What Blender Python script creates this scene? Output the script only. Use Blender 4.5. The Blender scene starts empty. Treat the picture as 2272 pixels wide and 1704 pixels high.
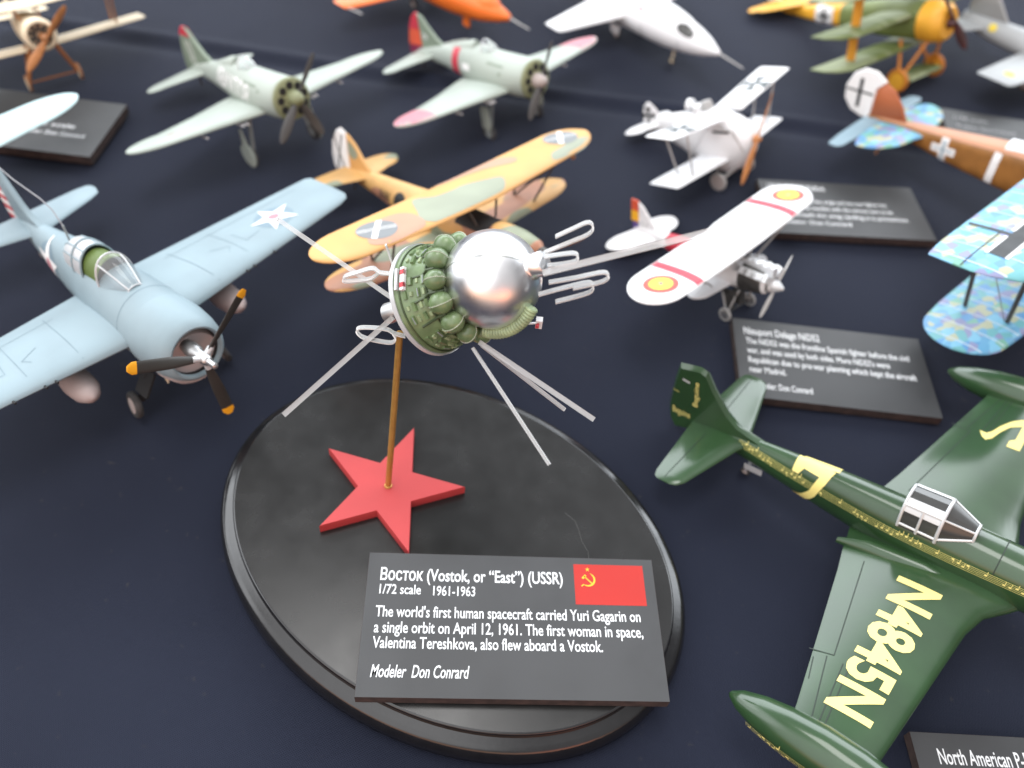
import bpy, bmesh, math, random
from mathutils import Vector, Matrix

# everything is authored in centimetres and scaled to metres with S
S = 0.01
PI = math.pi
scene = bpy.context.scene
COL = scene.collection
random.seed(7)

# ------------------------------------------------------------------ camera
PITCH, ROLL, CAMH, FPX = 0.8775, 0.1239, 29.0, 1850.0
_c, _s = math.cos(PITCH), math.sin(PITCH)
_r0, _f, _u0 = Vector((1, 0, 0)), Vector((0, _c, -_s)), Vector((0, _s, _c))
CR = _r0 * math.cos(ROLL) + _u0 * math.sin(ROLL)
CU = _u0 * math.cos(ROLL) - _r0 * math.sin(ROLL)
CF = _f
cam_data = bpy.data.cameras.new('camera')
cam = bpy.data.objects.new('camera', cam_data)
COL.objects.link(cam)
cam.matrix_world = Matrix(((CR.x, CU.x, -CF.x, 0), (CR.y, CU.y, -CF.y, 0), (CR.z, CU.z, -CF.z, CAMH * S), (0, 0, 0, 1)))
cam_data.sensor_width = 36.0
cam_data.lens = 36.0 * FPX / 2272.0
cam_data.clip_start = 0.01
cam_data.clip_end = 20.0
cam_data.dof.use_dof = True
cam_data.dof.focus_distance = 0.272
cam_data.dof.aperture_fstop = 7.5
scene.camera = cam

# ------------------------------------------------------------------ light
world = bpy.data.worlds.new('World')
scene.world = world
world.use_nodes = True
wn, wl = world.node_tree.nodes, world.node_tree.links
wn.clear()
w_out = wn.new('ShaderNodeOutputWorld')
w_bg = wn.new('ShaderNodeBackground')
w_tc = wn.new('ShaderNodeTexCoord')
w_sep = wn.new('ShaderNodeSeparateXYZ')
wl.new(w_tc.outputs['Generated'], w_sep.inputs[0])


def w_step(src, lo, hi):
    n = wn.new('ShaderNodeMapRange')
    n.interpolation_type = 'SMOOTHSTEP'
    n.inputs['From Min'].default_value = lo
    n.inputs['From Max'].default_value = hi
    wl.new(src, n.inputs['Value'])
    return n.outputs[0]


def w_mul(*srcs):
    out = srcs[0]
    for q in srcs[1:]:
        n = wn.new('ShaderNodeMath')
        n.operation = 'MULTIPLY'
        for i, v in enumerate((out, q)):
            if isinstance(v, float):
                n.inputs[i].default_value = v
            else:
                wl.new(v, n.inputs[i])
        out = n.outputs[0]
    return out


def w_inv(src):
    n = wn.new('ShaderNodeMath')
    n.operation = 'SUBTRACT'
    n.inputs[0].default_value = 1.0
    wl.new(src, n.inputs[1])
    return n.outputs[0]


def w_dot(v):
    n = wn.new('ShaderNodeVectorMath')
    n.operation = 'DOT_PRODUCT'
    wl.new(w_tc.outputs['Generated'], n.inputs[0])
    n.inputs[1].default_value = Vector(v).normalized()
    return n.outputs['Value']


def w_add(a_, fac, col):
    n = wn.new('ShaderNodeMix')
    n.data_type = 'RGBA'
    n.blend_type = 'ADD'
    n.inputs[0].default_value = 1.0
    wl.new(a_, n.inputs[6])
    m = wn.new('ShaderNodeMix')
    m.data_type = 'RGBA'
    m.inputs[6].default_value = (0, 0, 0, 1)
    m.inputs[7].default_value = (*col, 1)
    wl.new(fac, m.inputs[0])
    wl.new(m.outputs[2], n.inputs[7])
    return n.outputs[2]


# a pale tent roof overhead, bright open sides behind the table, a dim side with visitors behind the camera
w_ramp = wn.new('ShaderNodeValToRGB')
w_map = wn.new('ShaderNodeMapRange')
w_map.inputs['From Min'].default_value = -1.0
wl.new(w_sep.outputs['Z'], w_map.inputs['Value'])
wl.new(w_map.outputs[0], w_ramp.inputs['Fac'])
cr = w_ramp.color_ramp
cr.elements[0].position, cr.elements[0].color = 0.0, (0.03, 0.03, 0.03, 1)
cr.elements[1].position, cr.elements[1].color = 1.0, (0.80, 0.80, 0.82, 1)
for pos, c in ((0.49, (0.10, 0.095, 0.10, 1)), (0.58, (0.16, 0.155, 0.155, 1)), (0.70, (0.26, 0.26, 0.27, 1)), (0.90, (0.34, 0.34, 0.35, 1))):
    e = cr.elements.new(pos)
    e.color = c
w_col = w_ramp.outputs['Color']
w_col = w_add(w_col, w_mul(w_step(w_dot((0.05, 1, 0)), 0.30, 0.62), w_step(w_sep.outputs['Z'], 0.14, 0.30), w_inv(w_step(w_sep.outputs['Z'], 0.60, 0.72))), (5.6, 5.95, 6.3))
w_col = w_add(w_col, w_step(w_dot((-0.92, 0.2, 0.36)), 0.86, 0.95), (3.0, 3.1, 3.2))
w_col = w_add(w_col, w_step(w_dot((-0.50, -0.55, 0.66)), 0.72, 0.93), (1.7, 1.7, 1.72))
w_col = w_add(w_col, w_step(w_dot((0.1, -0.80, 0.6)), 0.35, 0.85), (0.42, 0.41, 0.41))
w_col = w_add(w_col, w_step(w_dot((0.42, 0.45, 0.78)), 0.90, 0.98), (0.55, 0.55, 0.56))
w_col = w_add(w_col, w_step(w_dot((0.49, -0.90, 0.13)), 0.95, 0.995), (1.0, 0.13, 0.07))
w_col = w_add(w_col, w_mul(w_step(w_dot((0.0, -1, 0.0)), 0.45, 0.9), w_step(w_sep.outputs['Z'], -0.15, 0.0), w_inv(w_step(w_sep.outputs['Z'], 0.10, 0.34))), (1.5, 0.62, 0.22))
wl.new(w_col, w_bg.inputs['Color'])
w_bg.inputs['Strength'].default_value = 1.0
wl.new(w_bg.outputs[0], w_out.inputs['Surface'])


def area(name, loc, target, sx, sy, power, col):
    d = bpy.data.lights.new(name, 'AREA')
    d.shape, d.size, d.size_y, d.energy, d.color = 'RECTANGLE', sx, sy, power, col
    o = bpy.data.objects.new(name, d)
    COL.objects.link(o)
    o.location = loc
    o.rotation_euler = (Vector(target) - Vector(loc)).to_track_quat('-Z', 'Y').to_euler()
    return o


area('overhead_lamp', (-0.2, 0.42, 1.75), (-0.1, 0.45, 0), 0.9, 0.6, 13.5, (1.0, 0.985, 0.97))
area('window_lamp', (-1.7, 0.75, 0.95), (0, 0.3, 0.05), 0.9, 0.7, 3.0, (0.93, 0.96, 1.0))

vs = scene.view_settings
vs.view_transform = 'Standard'
vs.look = 'None'
vs.exposure = 0.0
vs.gamma = 1.0
vs.use_curve_mapping = False

# ------------------------------------------------------------------ materials


def lin(c):
    return tuple(((v / 255) / 12.92 if v / 255 <= 0.04045 else ((v / 255 + 0.055) / 1.055) ** 2.4) for v in c)


def new_mat(name):
    m = bpy.data.materials.new(name)
    m.use_nodes = True
    n, l = m.node_tree.nodes, m.node_tree.links
    b = n['Principled BSDF']
    return m, n, l, b


def noise(n, l, scale, detail=3.0, coord=None):
    t = n.new('ShaderNodeTexNoise')
    t.inputs['Scale'].default_value = scale
    t.inputs['Detail'].default_value = detail
    tc = n.new('ShaderNodeTexCoord')
    l.new(tc.outputs['Object'], t.inputs['Vector'])
    return t


def mixrgb(n, l, fac, a, b, mode='MIX'):
    x = n.new('ShaderNodeMix')
    x.data_type = 'RGBA'
    x.blend_type = mode
    for sock, v in ((x.inputs[0], fac), (x.inputs[6], a), (x.inputs[7], b)):
        if isinstance(v, (int, float)):
            sock.default_value = v
        elif isinstance(v, tuple):
            sock.default_value = (*v[:3], 1)
        else:
            l.new(v, sock)
    return x.outputs[2]


def ramp(n, l, src, a, b, smooth=True):
    r = n.new('ShaderNodeMapRange')
    r.interpolation_type = 'SMOOTHSTEP' if smooth else 'LINEAR'
    r.inputs['From Min'].default_value = a
    r.inputs['From Max'].default_value = b
    l.new(src, r.inputs['Value'])
    return r.outputs[0]


def paint(name, col, rough=0.5, var=0.12, metal=0.0, bump=0.0, bscale=900, vscale=45, spec=0.5, coat=0.0):
    m, n, l, b = new_mat(name)
    t = noise(n, l, vscale, 5)
    f = ramp(n, l, t.outputs[0], 0.3, 0.7)
    lo = tuple(v * (1 - var) for v in col)
    hi = tuple(min(0.95, v * (1 + var * 0.5)) for v in col)
    l.new(mixrgb(n, l, f, lo, hi), b.inputs['Base Color'])
    r2 = n.new('ShaderNodeMapRange')
    r2.inputs['To Min'].default_value = max(0.02, rough - 0.07)
    r2.inputs['To Max'].default_value = rough + 0.09
    t2 = noise(n, l, vscale * 4, 3)
    l.new(t2.outputs[0], r2.inputs['Value'])
    l.new(r2.outputs[0], b.inputs['Roughness'])
    b.inputs['Metallic'].default_value = metal
    b.inputs['Specular IOR Level'].default_value = spec
    b.inputs['Coat Weight'].default_value = coat
    b.inputs['Coat Roughness'].default_value = 0.14
    if bump:
        tb = noise(n, l, bscale, 2)
        bp = n.new('ShaderNodeBump')
        bp.inputs['Strength'].default_value = bump
        bp.inputs['Distance'].default_value = 0.0002
        l.new(tb.outputs[0], bp.inputs['Height'])
        l.new(bp.outputs[0], b.inputs['Normal'])
    return m


def camo(name, cols, scale, th=(0.5, 0.5), rough=0.55, seed=0.0, stretch=(1, 1, 1)):
    m, n, l, b = new_mat(name)
    tc = n.new('ShaderNodeTexCoord')
    outs = []
    for k in range(len(cols) - 1):
        mp = n.new('ShaderNodeMapping')
        mp.inputs['Location'].default_value = (seed + 3.1 * k, seed * 0.7 + 1.7 * k, 0.4 * k)
        mp.inputs['Scale'].default_value = stretch
        l.new(tc.outputs['Object'], mp.inputs['Vector'])
        t = n.new('ShaderNodeTexNoise')
        t.inputs['Scale'].default_value = scale
        t.inputs['Detail'].default_value = 1.0
        l.new(mp.outputs[0], t.inputs['Vector'])
        outs.append(ramp(n, l, t.outputs[0], th[k] - 0.012, th[k] + 0.012))
    c = cols[0]
    for k, o in enumerate(outs):
        c = mixrgb(n, l, o, c, cols[k + 1])
    t = noise(n, l, 70, 5)
    c = mixrgb(n, l, ramp(n, l, t.outputs[0], 0.3, 0.7), c, mixrgb(n, l, 1.0, c, (0.82, 0.82, 0.82), 'MULTIPLY'))
    l.new(c, b.inputs['Base Color'])
    b.inputs['Roughness'].default_value = rough
    return m


def lozenge(name):
    m, n, l, b = new_mat(name)
    tc = n.new('ShaderNodeTexCoord')
    mp = n.new('ShaderNodeMapping')
    mp.inputs['Scale'].default_value = (1.0, 0.75, 0.05)
    mp.inputs['Rotation'].default_value = (0, 0, 0.5)
    l.new(tc.outputs['Object'], mp.inputs['Vector'])
    v = n.new('ShaderNodeTexVoronoi')
    v.inputs['Scale'].default_value = 250
    v.inputs['Randomness'].default_value = 0.55
    l.new(mp.outputs[0], v.inputs['Vector'])
    sp = n.new('ShaderNodeSeparateColor')
    l.new(v.outputs['Color'], sp.inputs[0])
    r = n.new('ShaderNodeValToRGB')
    r.color_ramp.interpolation = 'CONSTANT'
    cols = [tuple(0.8 * v + 0.2 * w for v, w in zip(q, (150, 190, 200))) for q in [(80, 140, 180), (95, 150, 125), (70, 125, 178), (165, 160, 125), (85, 150, 155), (120, 115, 155), (105, 165, 195)]]
    r.color_ramp.elements[0].color = (*lin(cols[0]), 1)
    r.color_ramp.elements[1].position = 0.15
    r.color_ramp.elements[1].color = (*lin(cols[1]), 1)
    for k in range(2, 7):
        e = r.color_ramp.elements.new(0.15 * k - 0.02)
        e.color = (*lin(cols[k]), 1)
    l.new(sp.outputs[0], r.inputs['Fac'])
    l.new(r.outputs[0], b.inputs['Base Color'])
    b.inputs['Roughness'].default_value = 0.5
    return m


def glassy(name, tint=(0.9, 0.93, 0.93), milky=0.35, rough=0.12):
    m, n, l, b = new_mat(name)
    b.inputs['Base Color'].default_value = (*tint, 1)
    b.inputs['Roughness'].default_value = rough
    b.inputs['Transmission Weight'].default_value = 1.0 - milky
    b.inputs['IOR'].default_value = 1.3
    b.inputs['Specular IOR Level'].default_value = 0.7
    return m


M = {}
M['cloth'] = None
M['black_gloss'] = paint('black gloss lacquer', (0.009, 0.009, 0.010), 0.15, 0.2, bump=0.10, bscale=500, spec=0.65, vscale=200)
M['black_top'] = paint('black satin lacquer', (0.010, 0.010, 0.010), 0.24, 0.10, spec=0.5, vscale=25)
M['card'] = paint('black card', (0.040, 0.041, 0.043), 0.5, 0.15, bump=0.12, bscale=2500, spec=0.45)
M['card_edge'] = paint('card edge', (0.045, 0.028, 0.025), 0.9, 0.4, vscale=300)
M['cross_grey'] = paint('faded cross', (0.07, 0.085, 0.09), 0.55, 0.1)
M['print_white'] = paint('white print', (0.72, 0.73, 0.74), 0.7, 0.05, spec=0.2)
M['print_grey'] = paint('grey print', (0.36, 0.36, 0.37), 0.7, 0.05, spec=0.2)
M['flag_red'] = paint('flag red', (0.42, 0.024, 0.018), 0.6, 0.04, spec=0.3)
M['flag_gold'] = paint('flag gold', (0.8, 0.42, 0.02), 0.6, 0.04)
M['star_red'] = paint('star red', (0.44, 0.044, 0.046), 0.5, 0.08, bump=0.12, bscale=1500, spec=0.4)
M['brass'] = paint('brass', (0.50, 0.27, 0.07), 0.42, 0.12, metal=0.55, vscale=300)
M['silver'] = paint('silver paint', (0.80, 0.80, 0.81), 0.30, 0.04, metal=1.0, vscale=60)
M['steel'] = paint('bare metal', (0.50, 0.50, 0.50), 0.38, 0.2, metal=0.9, vscale=120)
M['olive'] = paint('olive green', (0.135, 0.20, 0.090), 0.30, 0.25, bump=0.2, bscale=600, vscale=200, spec=0.6)
M['olive_light'] = paint('pale green', (0.30, 0.38, 0.21), 0.36, 0.25, vscale=250, spec=0.6)
M['bottle_seam'] = paint('dry brushed seam', (0.46, 0.50, 0.40), 0.4, 0.15)
M['olive_dark'] = paint('dark olive', (0.05, 0.075, 0.03), 0.4, 0.25, vscale=250)
M['clear'] = paint('clear plastic strip', (0.70, 0.71, 0.71), 0.2, 0.03, spec=0.8)
M['clear'].node_tree.nodes['Principled BSDF'].inputs['Alpha'].default_value = 0.36
M['cut_edge'] = paint('frosted cut edge', (0.62, 0.63, 0.63), 0.4, 0.05, spec=0.6)
M['canopy'] = glassy('canopy plastic', (0.92, 0.95, 0.96), 0.12, 0.06)
M['dark_glass'] = paint('smoked window', (0.05, 0.05, 0.048), 0.15, 0.2, spec=0.6)
M['canopy_white'] = paint('silver white canopy frame', (0.58, 0.59, 0.60), 0.35, 0.08, metal=0.25)
M['tyre'] = paint('tyre rubber', (0.045, 0.043, 0.043), 0.75, 0.35, vscale=300, bump=0.3)
M['hub'] = paint('wheel hub', (0.42, 0.36, 0.34), 0.5, 0.15)
M['blue_grey'] = paint('blue grey upper', (0.225, 0.30, 0.335), 0.55, 0.10, bump=0.06)
M['faded_blue'] = paint('faded blue disc', (0.165, 0.24, 0.29), 0.55, 0.08)
M['belly_grey'] = paint('pinkish grey lower', (0.50, 0.43, 0.42), 0.55, 0.08)
M['panel'] = paint('panel line', (0.15, 0.215, 0.25), 0.7, 0.2)
M['prop_dark'] = paint('dark propeller', (0.030, 0.028, 0.025), 0.5, 0.2)
M['prop_brown'] = paint('varnished wood', (0.42, 0.17, 0.055), 0.4, 0.3, vscale=120)
M['prop_red'] = paint('red brown wood', (0.085, 0.022, 0.02), 0.4, 0.3, vscale=120)
M['prop_grey'] = paint('grey propeller', (0.075, 0.073, 0.072), 0.5, 0.15)
M['yellow_tip'] = paint('yellow tip', (0.80, 0.36, 0.012), 0.5, 0.08)
M['white'] = paint('white paint', (0.74, 0.74, 0.75), 0.5, 0.04)
M['white_mark'] = paint('white marking', (0.78, 0.77, 0.76), 0.55, 0.03)
M['red_mark'] = paint('red marking', (0.52, 0.045, 0.06), 0.55, 0.06)
M['grey_mark'] = paint('grey marking', (0.19, 0.205, 0.215), 0.55, 0.06)
M['black_mark'] = paint('black marking', (0.018, 0.02, 0.022), 0.55, 0.06)
M['yellow_mark'] = paint('yellow marking', (0.80, 0.62, 0.06), 0.55, 0.04)
M['salmon'] = paint('salmon ring', (0.60, 0.075, 0.06), 0.55, 0.05)
M['pink'] = paint('faded pink', (0.50, 0.20, 0.235), 0.55, 0.08)
M['red_band'] = paint('red band', (0.50, 0.035, 0.06), 0.5, 0.06)
M['purple'] = paint('purple', (0.10, 0.06, 0.22), 0.55, 0.08)
M['gold_mark'] = paint('gold', (0.80, 0.40, 0.02), 0.55, 0.05)
M['orange_red'] = paint('orange red', (0.62, 0.09, 0.04), 0.55, 0.08)
M['maroon'] = paint('maroon', (0.20, 0.02, 0.06), 0.55, 0.08)
M['race_green'] = paint('racing green', (0.021, 0.056, 0.019), 0.40, 0.2, spec=0.2, coat=1.0)
M['cream_mark'] = paint('cream yellow marking', (0.78, 0.66, 0.22), 0.45, 0.04)
M['gold_line'] = paint('thin gold lines', (0.42, 0.40, 0.13), 0.45, 0.1)
M['green_line'] = paint('dark seam', (0.010, 0.022, 0.012), 0.6, 0.1)
M['rus_grey'] = paint('pale green grey', (0.36, 0.405, 0.36), 0.5, 0.08, bump=0.05)
M['rus_dark'] = paint('grey green', (0.20, 0.25, 0.19), 0.5, 0.12)
M['khaki'] = paint('khaki cowl', (0.22, 0.24, 0.13), 0.5, 0.12)
M['inside_green'] = paint('cockpit green', (0.10, 0.15, 0.030), 0.6, 0.2)
M['dark'] = paint('dark interior', (0.012, 0.012, 0.013), 0.7, 0.2)
M['gear_grey'] = paint('grey gear', (0.26, 0.29, 0.29), 0.5, 0.15)
M['engine'] = paint('engine grey', (0.09, 0.088, 0.085), 0.45, 0.3, metal=0.5, vscale=300)
M['spain_camo'] = camo('sand green brown camouflage', [(0.64, 0.37, 0.13), (0.42, 0.20, 0.12), (0.25, 0.28, 0.19)], 26, (0.57, 0.60), seed=0.35, stretch=(1.6, 0.8, 1))
M['camo_green'] = paint('camouflage green', (0.28, 0.31, 0.23), 0.55, 0.1)
M['camo_brown'] = paint('camouflage brown', (0.46, 0.26, 0.17), 0.55, 0.1)
M['sand'] = paint('sand paint', (0.62, 0.34, 0.115), 0.55, 0.1)
M['lozenge'] = lozenge('blue lozenge fabric')
M['rib_tape'] = paint('rib tape', (0.50, 0.58, 0.64), 0.55, 0.05)
M['ply_brown'] = paint('brown plywood', (0.27, 0.115, 0.026), 0.42, 0.22, vscale=110)
M['ply_deck'] = paint('salmon deck', (0.42, 0.20, 0.11), 0.5, 0.1)
M['fin_brown'] = paint('rust brown', (0.36, 0.10, 0.035), 0.5, 0.12)
M['sky_grey'] = paint('pale blue grey', (0.22, 0.32, 0.38), 0.5, 0.08)
M['tri_green'] = camo('streaky green', [(0.16, 0.20, 0.06), (0.27, 0.31, 0.16)], 30, (0.52,), seed=0.2, stretch=(0.4, 2.4, 1))
M['tri_yellow'] = paint('deep yellow', (0.80, 0.40, 0.035), 0.45, 0.08)
M['strut_orange'] = paint('orange strut', (0.62, 0.22, 0.03), 0.45, 0.12)
M['strut_yellow'] = paint('yellow strut', (0.74, 0.31, 0.03), 0.45, 0.1)
M['strut_wood'] = paint('wooden strut', (0.36, 0.17, 0.07), 0.5, 0.2)
M['strut_dark'] = paint('dark strut', (0.06, 0.055, 0.05), 0.5, 0.2)
M['strut_grey'] = paint('grey strut', (0.40, 0.39, 0.38), 0.5, 0.2)
M['orange'] = paint('orange paint', (0.82, 0.17, 0.022), 0.42, 0.08)
M['cream'] = paint('cream linen', (0.70, 0.59, 0.42), 0.55, 0.06)
M['brown_leg'] = paint('brown leg', (0.36, 0.13, 0.035), 0.5, 0.2)
M['pale_blue'] = paint('pale aqua', (0.48, 0.64, 0.66), 0.4, 0.05)
M['jet_grey'] = paint('cool grey', (0.38, 0.40, 0.41), 0.5, 0.06)
M['wire'] = paint('wire', (0.30, 0.30, 0.32), 0.4, 0.2)

# ------------------------------------------------------------------ mesh building


class MB:
    def __init__(s):
        s.v, s.f, s.m = [], [], []

    def add(s, verts, faces, mi=0):
        o = len(s.v)
        s.v += [tuple(p) for p in verts]
        for f in faces:
            s.f.append(tuple(i + o for i in f))
            s.m.append(mi)

    def rings(s, rings, mi=0, cap0=True, cap1=True, closed=True):
        n = len(rings[0])
        vs_ = [p for r in rings for p in r]
        fs = []
        for k in range(len(rings) - 1):
            for i in range(n if closed else n - 1):
                j = (i + 1) % n
                fs.append((k * n + i, k * n + j, (k + 1) * n + j, (k + 1) * n + i))
        if cap0:
            fs.append(tuple(range(n)))
        if cap1:
            fs.append(tuple((len(rings) - 1) * n + i for i in range(n)))
        s.add(vs_, fs, mi)

    def box(s, c, d, mi=0, R=None):
        c = Vector(c)
        ps = []
        for x in (-1, 1):
            for y in (-1, 1):
                for z in (-1, 1):
                    q = Vector((x * d[0] / 2, y * d[1] / 2, z * d[2] / 2))
                    ps.append(c + (R @ q if R else q))
        s.add(ps, [(0, 1, 3, 2), (4, 6, 7, 5), (0, 4, 5, 1), (2, 3, 7, 6), (0, 2, 6, 4), (1, 5, 7, 3)], mi)

    def tube(s, pts, r, n=10, mi=0, flat=None, closed=False, edge=None):
        """round tube, or flat=(half width, half thickness, side vector) for a ribbon"""
        pts = [Vector(p) for p in pts]
        rings = []
        N = len(pts)
        prev = None
        for i, p in enumerate(pts):
            a = pts[(i - 1) % N] if (closed or i > 0) else p
            b = pts[(i + 1) % N] if (closed or i < N - 1) else p
            t = (b - a).normalized()
            rr = r[i] if isinstance(r, (list, tuple)) else r
            if flat:
                side = Vector(flat[2])
                nrm = t.cross(side).normalized()
                sd = side.normalized()
                rings.append([p + sd * flat[0] * x + nrm * flat[1] * y for x, y in ((-1, -1), (1, -1), (1, 1), (-1, 1))])
            else:
                if prev is None:
                    prev = Vector((0, 0, 1)) if abs(t.z) < 0.9 else Vector((1, 0, 0))
                u = (prev - t * prev.dot(t)).normalized()
                prev = u
                w = t.cross(u)
                rings.append([p + (u * math.cos(2 * PI * k / n) + w * math.sin(2 * PI * k / n)) * rr for k in range(n)])
        if closed:
            rings.append(rings[0])
            s.rings(rings, mi, False, False)
        else:
            k0 = len(s.f)
            s.rings(rings, mi)
            if flat and edge is not None:
                for q in range(len(s.f) - k0):
                    if q % 4 in (1, 3) or q >= 4 * (N - 1):
                        s.m[k0 + q] = edge

    def lathe(s, prof, o, ax, n=28, mi=0, caps=True):
        """prof: list of (distance along axis, radius)"""
        o, ax = Vector(o), Vector(ax).normalized()
        u = ax.orthogonal().normalized()
        w = ax.cross(u)
        s.rings([[o + ax * a + (u * math.cos(2 * PI * k / n) + w * math.sin(2 * PI * k / n)) * r for k in range(n)] for a, r in prof], mi, caps, caps)

    def ball(s, c, r, n=24, mi=0, sc=(1, 1, 1), ax=(0, 0, 1)):
        m = n // 2
        prof = [(-math.cos(PI * k / m) * r * sc[2], max(1e-4, math.sin(PI * k / m)) * r * sc[0]) for k in range(m + 1)]
        s.lathe(prof, c, ax, n, mi)

    def plate(s, poly, t, mi=0, inset=0.12, y=0.0):
        """lens-like flat plate standing in the x-z plane (fin, rudder, gear door)"""
        cx = sum(p[0] for p in poly) / len(poly)
        cz = sum(p[1] for p in poly) / len(poly)
        k = 1 - inset
        inn = [(cx + (p[0] - cx) * k, cz + (p[1] - cz) * k) for p in poly]
        A = [(p[0], y + t / 2, p[1]) for p in inn]
        B = [(p[0], y, p[1]) for p in poly]
        C_ = [(p[0], y - t / 2, p[1]) for p in inn]
        s.rings([A, B, C_], mi)

    def decal(s, verts2, faces, fn, mi, maxlen=0.35):
        bm = bmesh.new()
        vv = [bm.verts.new((p[0], p[1], 0)) for p in verts2]
        for f in faces:
            try:
                bm.faces.new([vv[i] for i in f])
            except ValueError:
                pass
        bmesh.ops.triangulate(bm, faces=bm.faces[:])
        for _ in range(5):
            es = [e for e in bm.edges if e.calc_length() > maxlen]
            if not es:
                break
            bmesh.ops.subdivide_edges(bm, edges=es, cuts=1, use_grid_fill=False)
            bmesh.ops.triangulate(bm, faces=[f for f in bm.faces if len(f.verts) > 3])
        bm.verts.index_update()
        s.add([fn(v.co.x, v.co.y) for v in bm.verts], [tuple(v.index for v in f.verts) for f in bm.faces], mi)
        bm.free()

    def poly(s, pts, fn, mi, maxlen=0.35):
        s.decal(pts, [tuple(range(len(pts)))], fn, mi, maxlen)


def build(name, mb, mats, parent=None, L=None, angle=40, flat=False):
    me = bpy.data.meshes.new(name)
    me.from_pydata([(x * S, y * S, z * S) for x, y, z in mb.v], [], mb.f)
    for m in mats:
        me.materials.append(M[m])
    me.polygons.foreach_set('material_index', mb.m)
    bm = bmesh.new()
    bm.from_mesh(me)
    bmesh.ops.recalc_face_normals(bm, faces=bm.faces[:])
    bm.to_mesh(me)
    bm.free()
    if not flat:
        me.shade_smooth()
        me.set_sharp_from_angle(angle=math.radians(angle))
    me.update()
    o = bpy.data.objects.new(name, me)
    COL.objects.link(o)
    if parent:
        o.parent = parent
    if L is not None:
        o.matrix_local = L
    return o


def tag(o, label=None, cat=None, group=None, kind=None):
    for k, v in (('label', label), ('category', cat), ('group', group), ('kind', kind)):
        if v:
            o[k] = v
    return o


def empty(name, loc, rz, label, cat, group=None):
    o = bpy.data.objects.new(name, None)
    o.empty_display_size = 0.02
    COL.objects.link(o)
    o.location = [v * S for v in loc]
    o.rotation_euler = (0, 0, rz)
    return tag(o, label, cat, group)


class Model:
    """a thing standing on the table; parts are authored in its own tilted frame"""

    def __init__(s, name, X, ang, label, cat, group=None):
        s.root = empty(name, (X[0], X[1], 0), ang[0], label, cat, group)
        s.L = Matrix.Translation((0, 0, X[2] * S)) @ Matrix.Rotation(-ang[1], 4, 'Y') @ Matrix.Rotation(ang[2], 4, 'X')

    def part(s, name, mb, mats, parent=None, label=None, **k):
        if parent:
            o = build(name, mb, mats, parent, Matrix.Identity(4), **k)
        else:
            o = build(name, mb, mats, s.root, s.L, **k)
        if label:
            o['label'] = label
        return o


def text2d(body, width=None, cap=None, shear=0.0, bold=0.0, space=1.0):
    cu = bpy.data.curves.new('txt', 'FONT')
    cu.body = body
    cu.size = 1.0
    cu.shear = shear
    cu.offset = bold
    cu.space_character = space
    cu.resolution_u = 3
    ob = bpy.data.objects.new('txt', cu)
    me = bpy.data.meshes.new_from_object(ob)
    v = [(p.co.x, p.co.y) for p in me.vertices]
    f = [tuple(p.vertices) for p in me.polygons]
    bpy.data.objects.remove(ob)
    bpy.data.curves.remove(cu)
    bpy.data.meshes.remove(me)
    x0, x1 = min(p[0] for p in v), max(p[0] for p in v)
    sy = cap / 0.70 if cap else 1.0
    sx = width / (x1 - x0) if width else sy
    return [((p[0] - x0) * sx, p[1] * sy) for p in v], f


def disc(cx, cy, r, n=28, sx=1.0, sy=1.0):
    return [(cx + r * sx * math.cos(2 * PI * k / n), cy + r * sy * math.sin(2 * PI * k / n)) for k in range(n)]


def star(cx, cy, r, rot=0.0, inner=0.382, n=5):
    return [(cx + (r if k % 2 == 0 else r * inner) * math.sin(rot + PI * k / n), cy + (r if k % 2 == 0 else r * inner) * math.cos(rot + PI * k / n)) for k in range(2 * n)]


def rect(cx, cy, w, h, rot=0.0):
    c, s_ = math.cos(rot), math.sin(rot)
    return [(cx + c * x - s_ * y, cy + s_ * x + c * y) for x, y in ((-w / 2, -h / 2), (w / 2, -h / 2), (w / 2, h / 2), (-w / 2, h / 2))]


def blob(pts, n=5):
    out = []
    N = len(pts)
    for i in range(N):
        p0, p1, p2, p3 = pts[i - 1], pts[i], pts[(i + 1) % N], pts[(i + 2) % N]
        for k in range(n):
            t = k / n
            out.append(tuple(0.5 * (2 * b + (c - a) * t + (2 * a - 5 * b + 4 * c - d) * t * t + (3 * b - a - 3 * c + d) * t ** 3) for a, b, c, d in zip(p0, p1, p2, p3)))
    return out


def thick(c):
    return 5 * (0.2969 * math.sqrt(max(c, 0)) - 0.126 * c - 0.3516 * c * c + 0.2843 * c ** 3 - 0.1015 * c ** 4)


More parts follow.
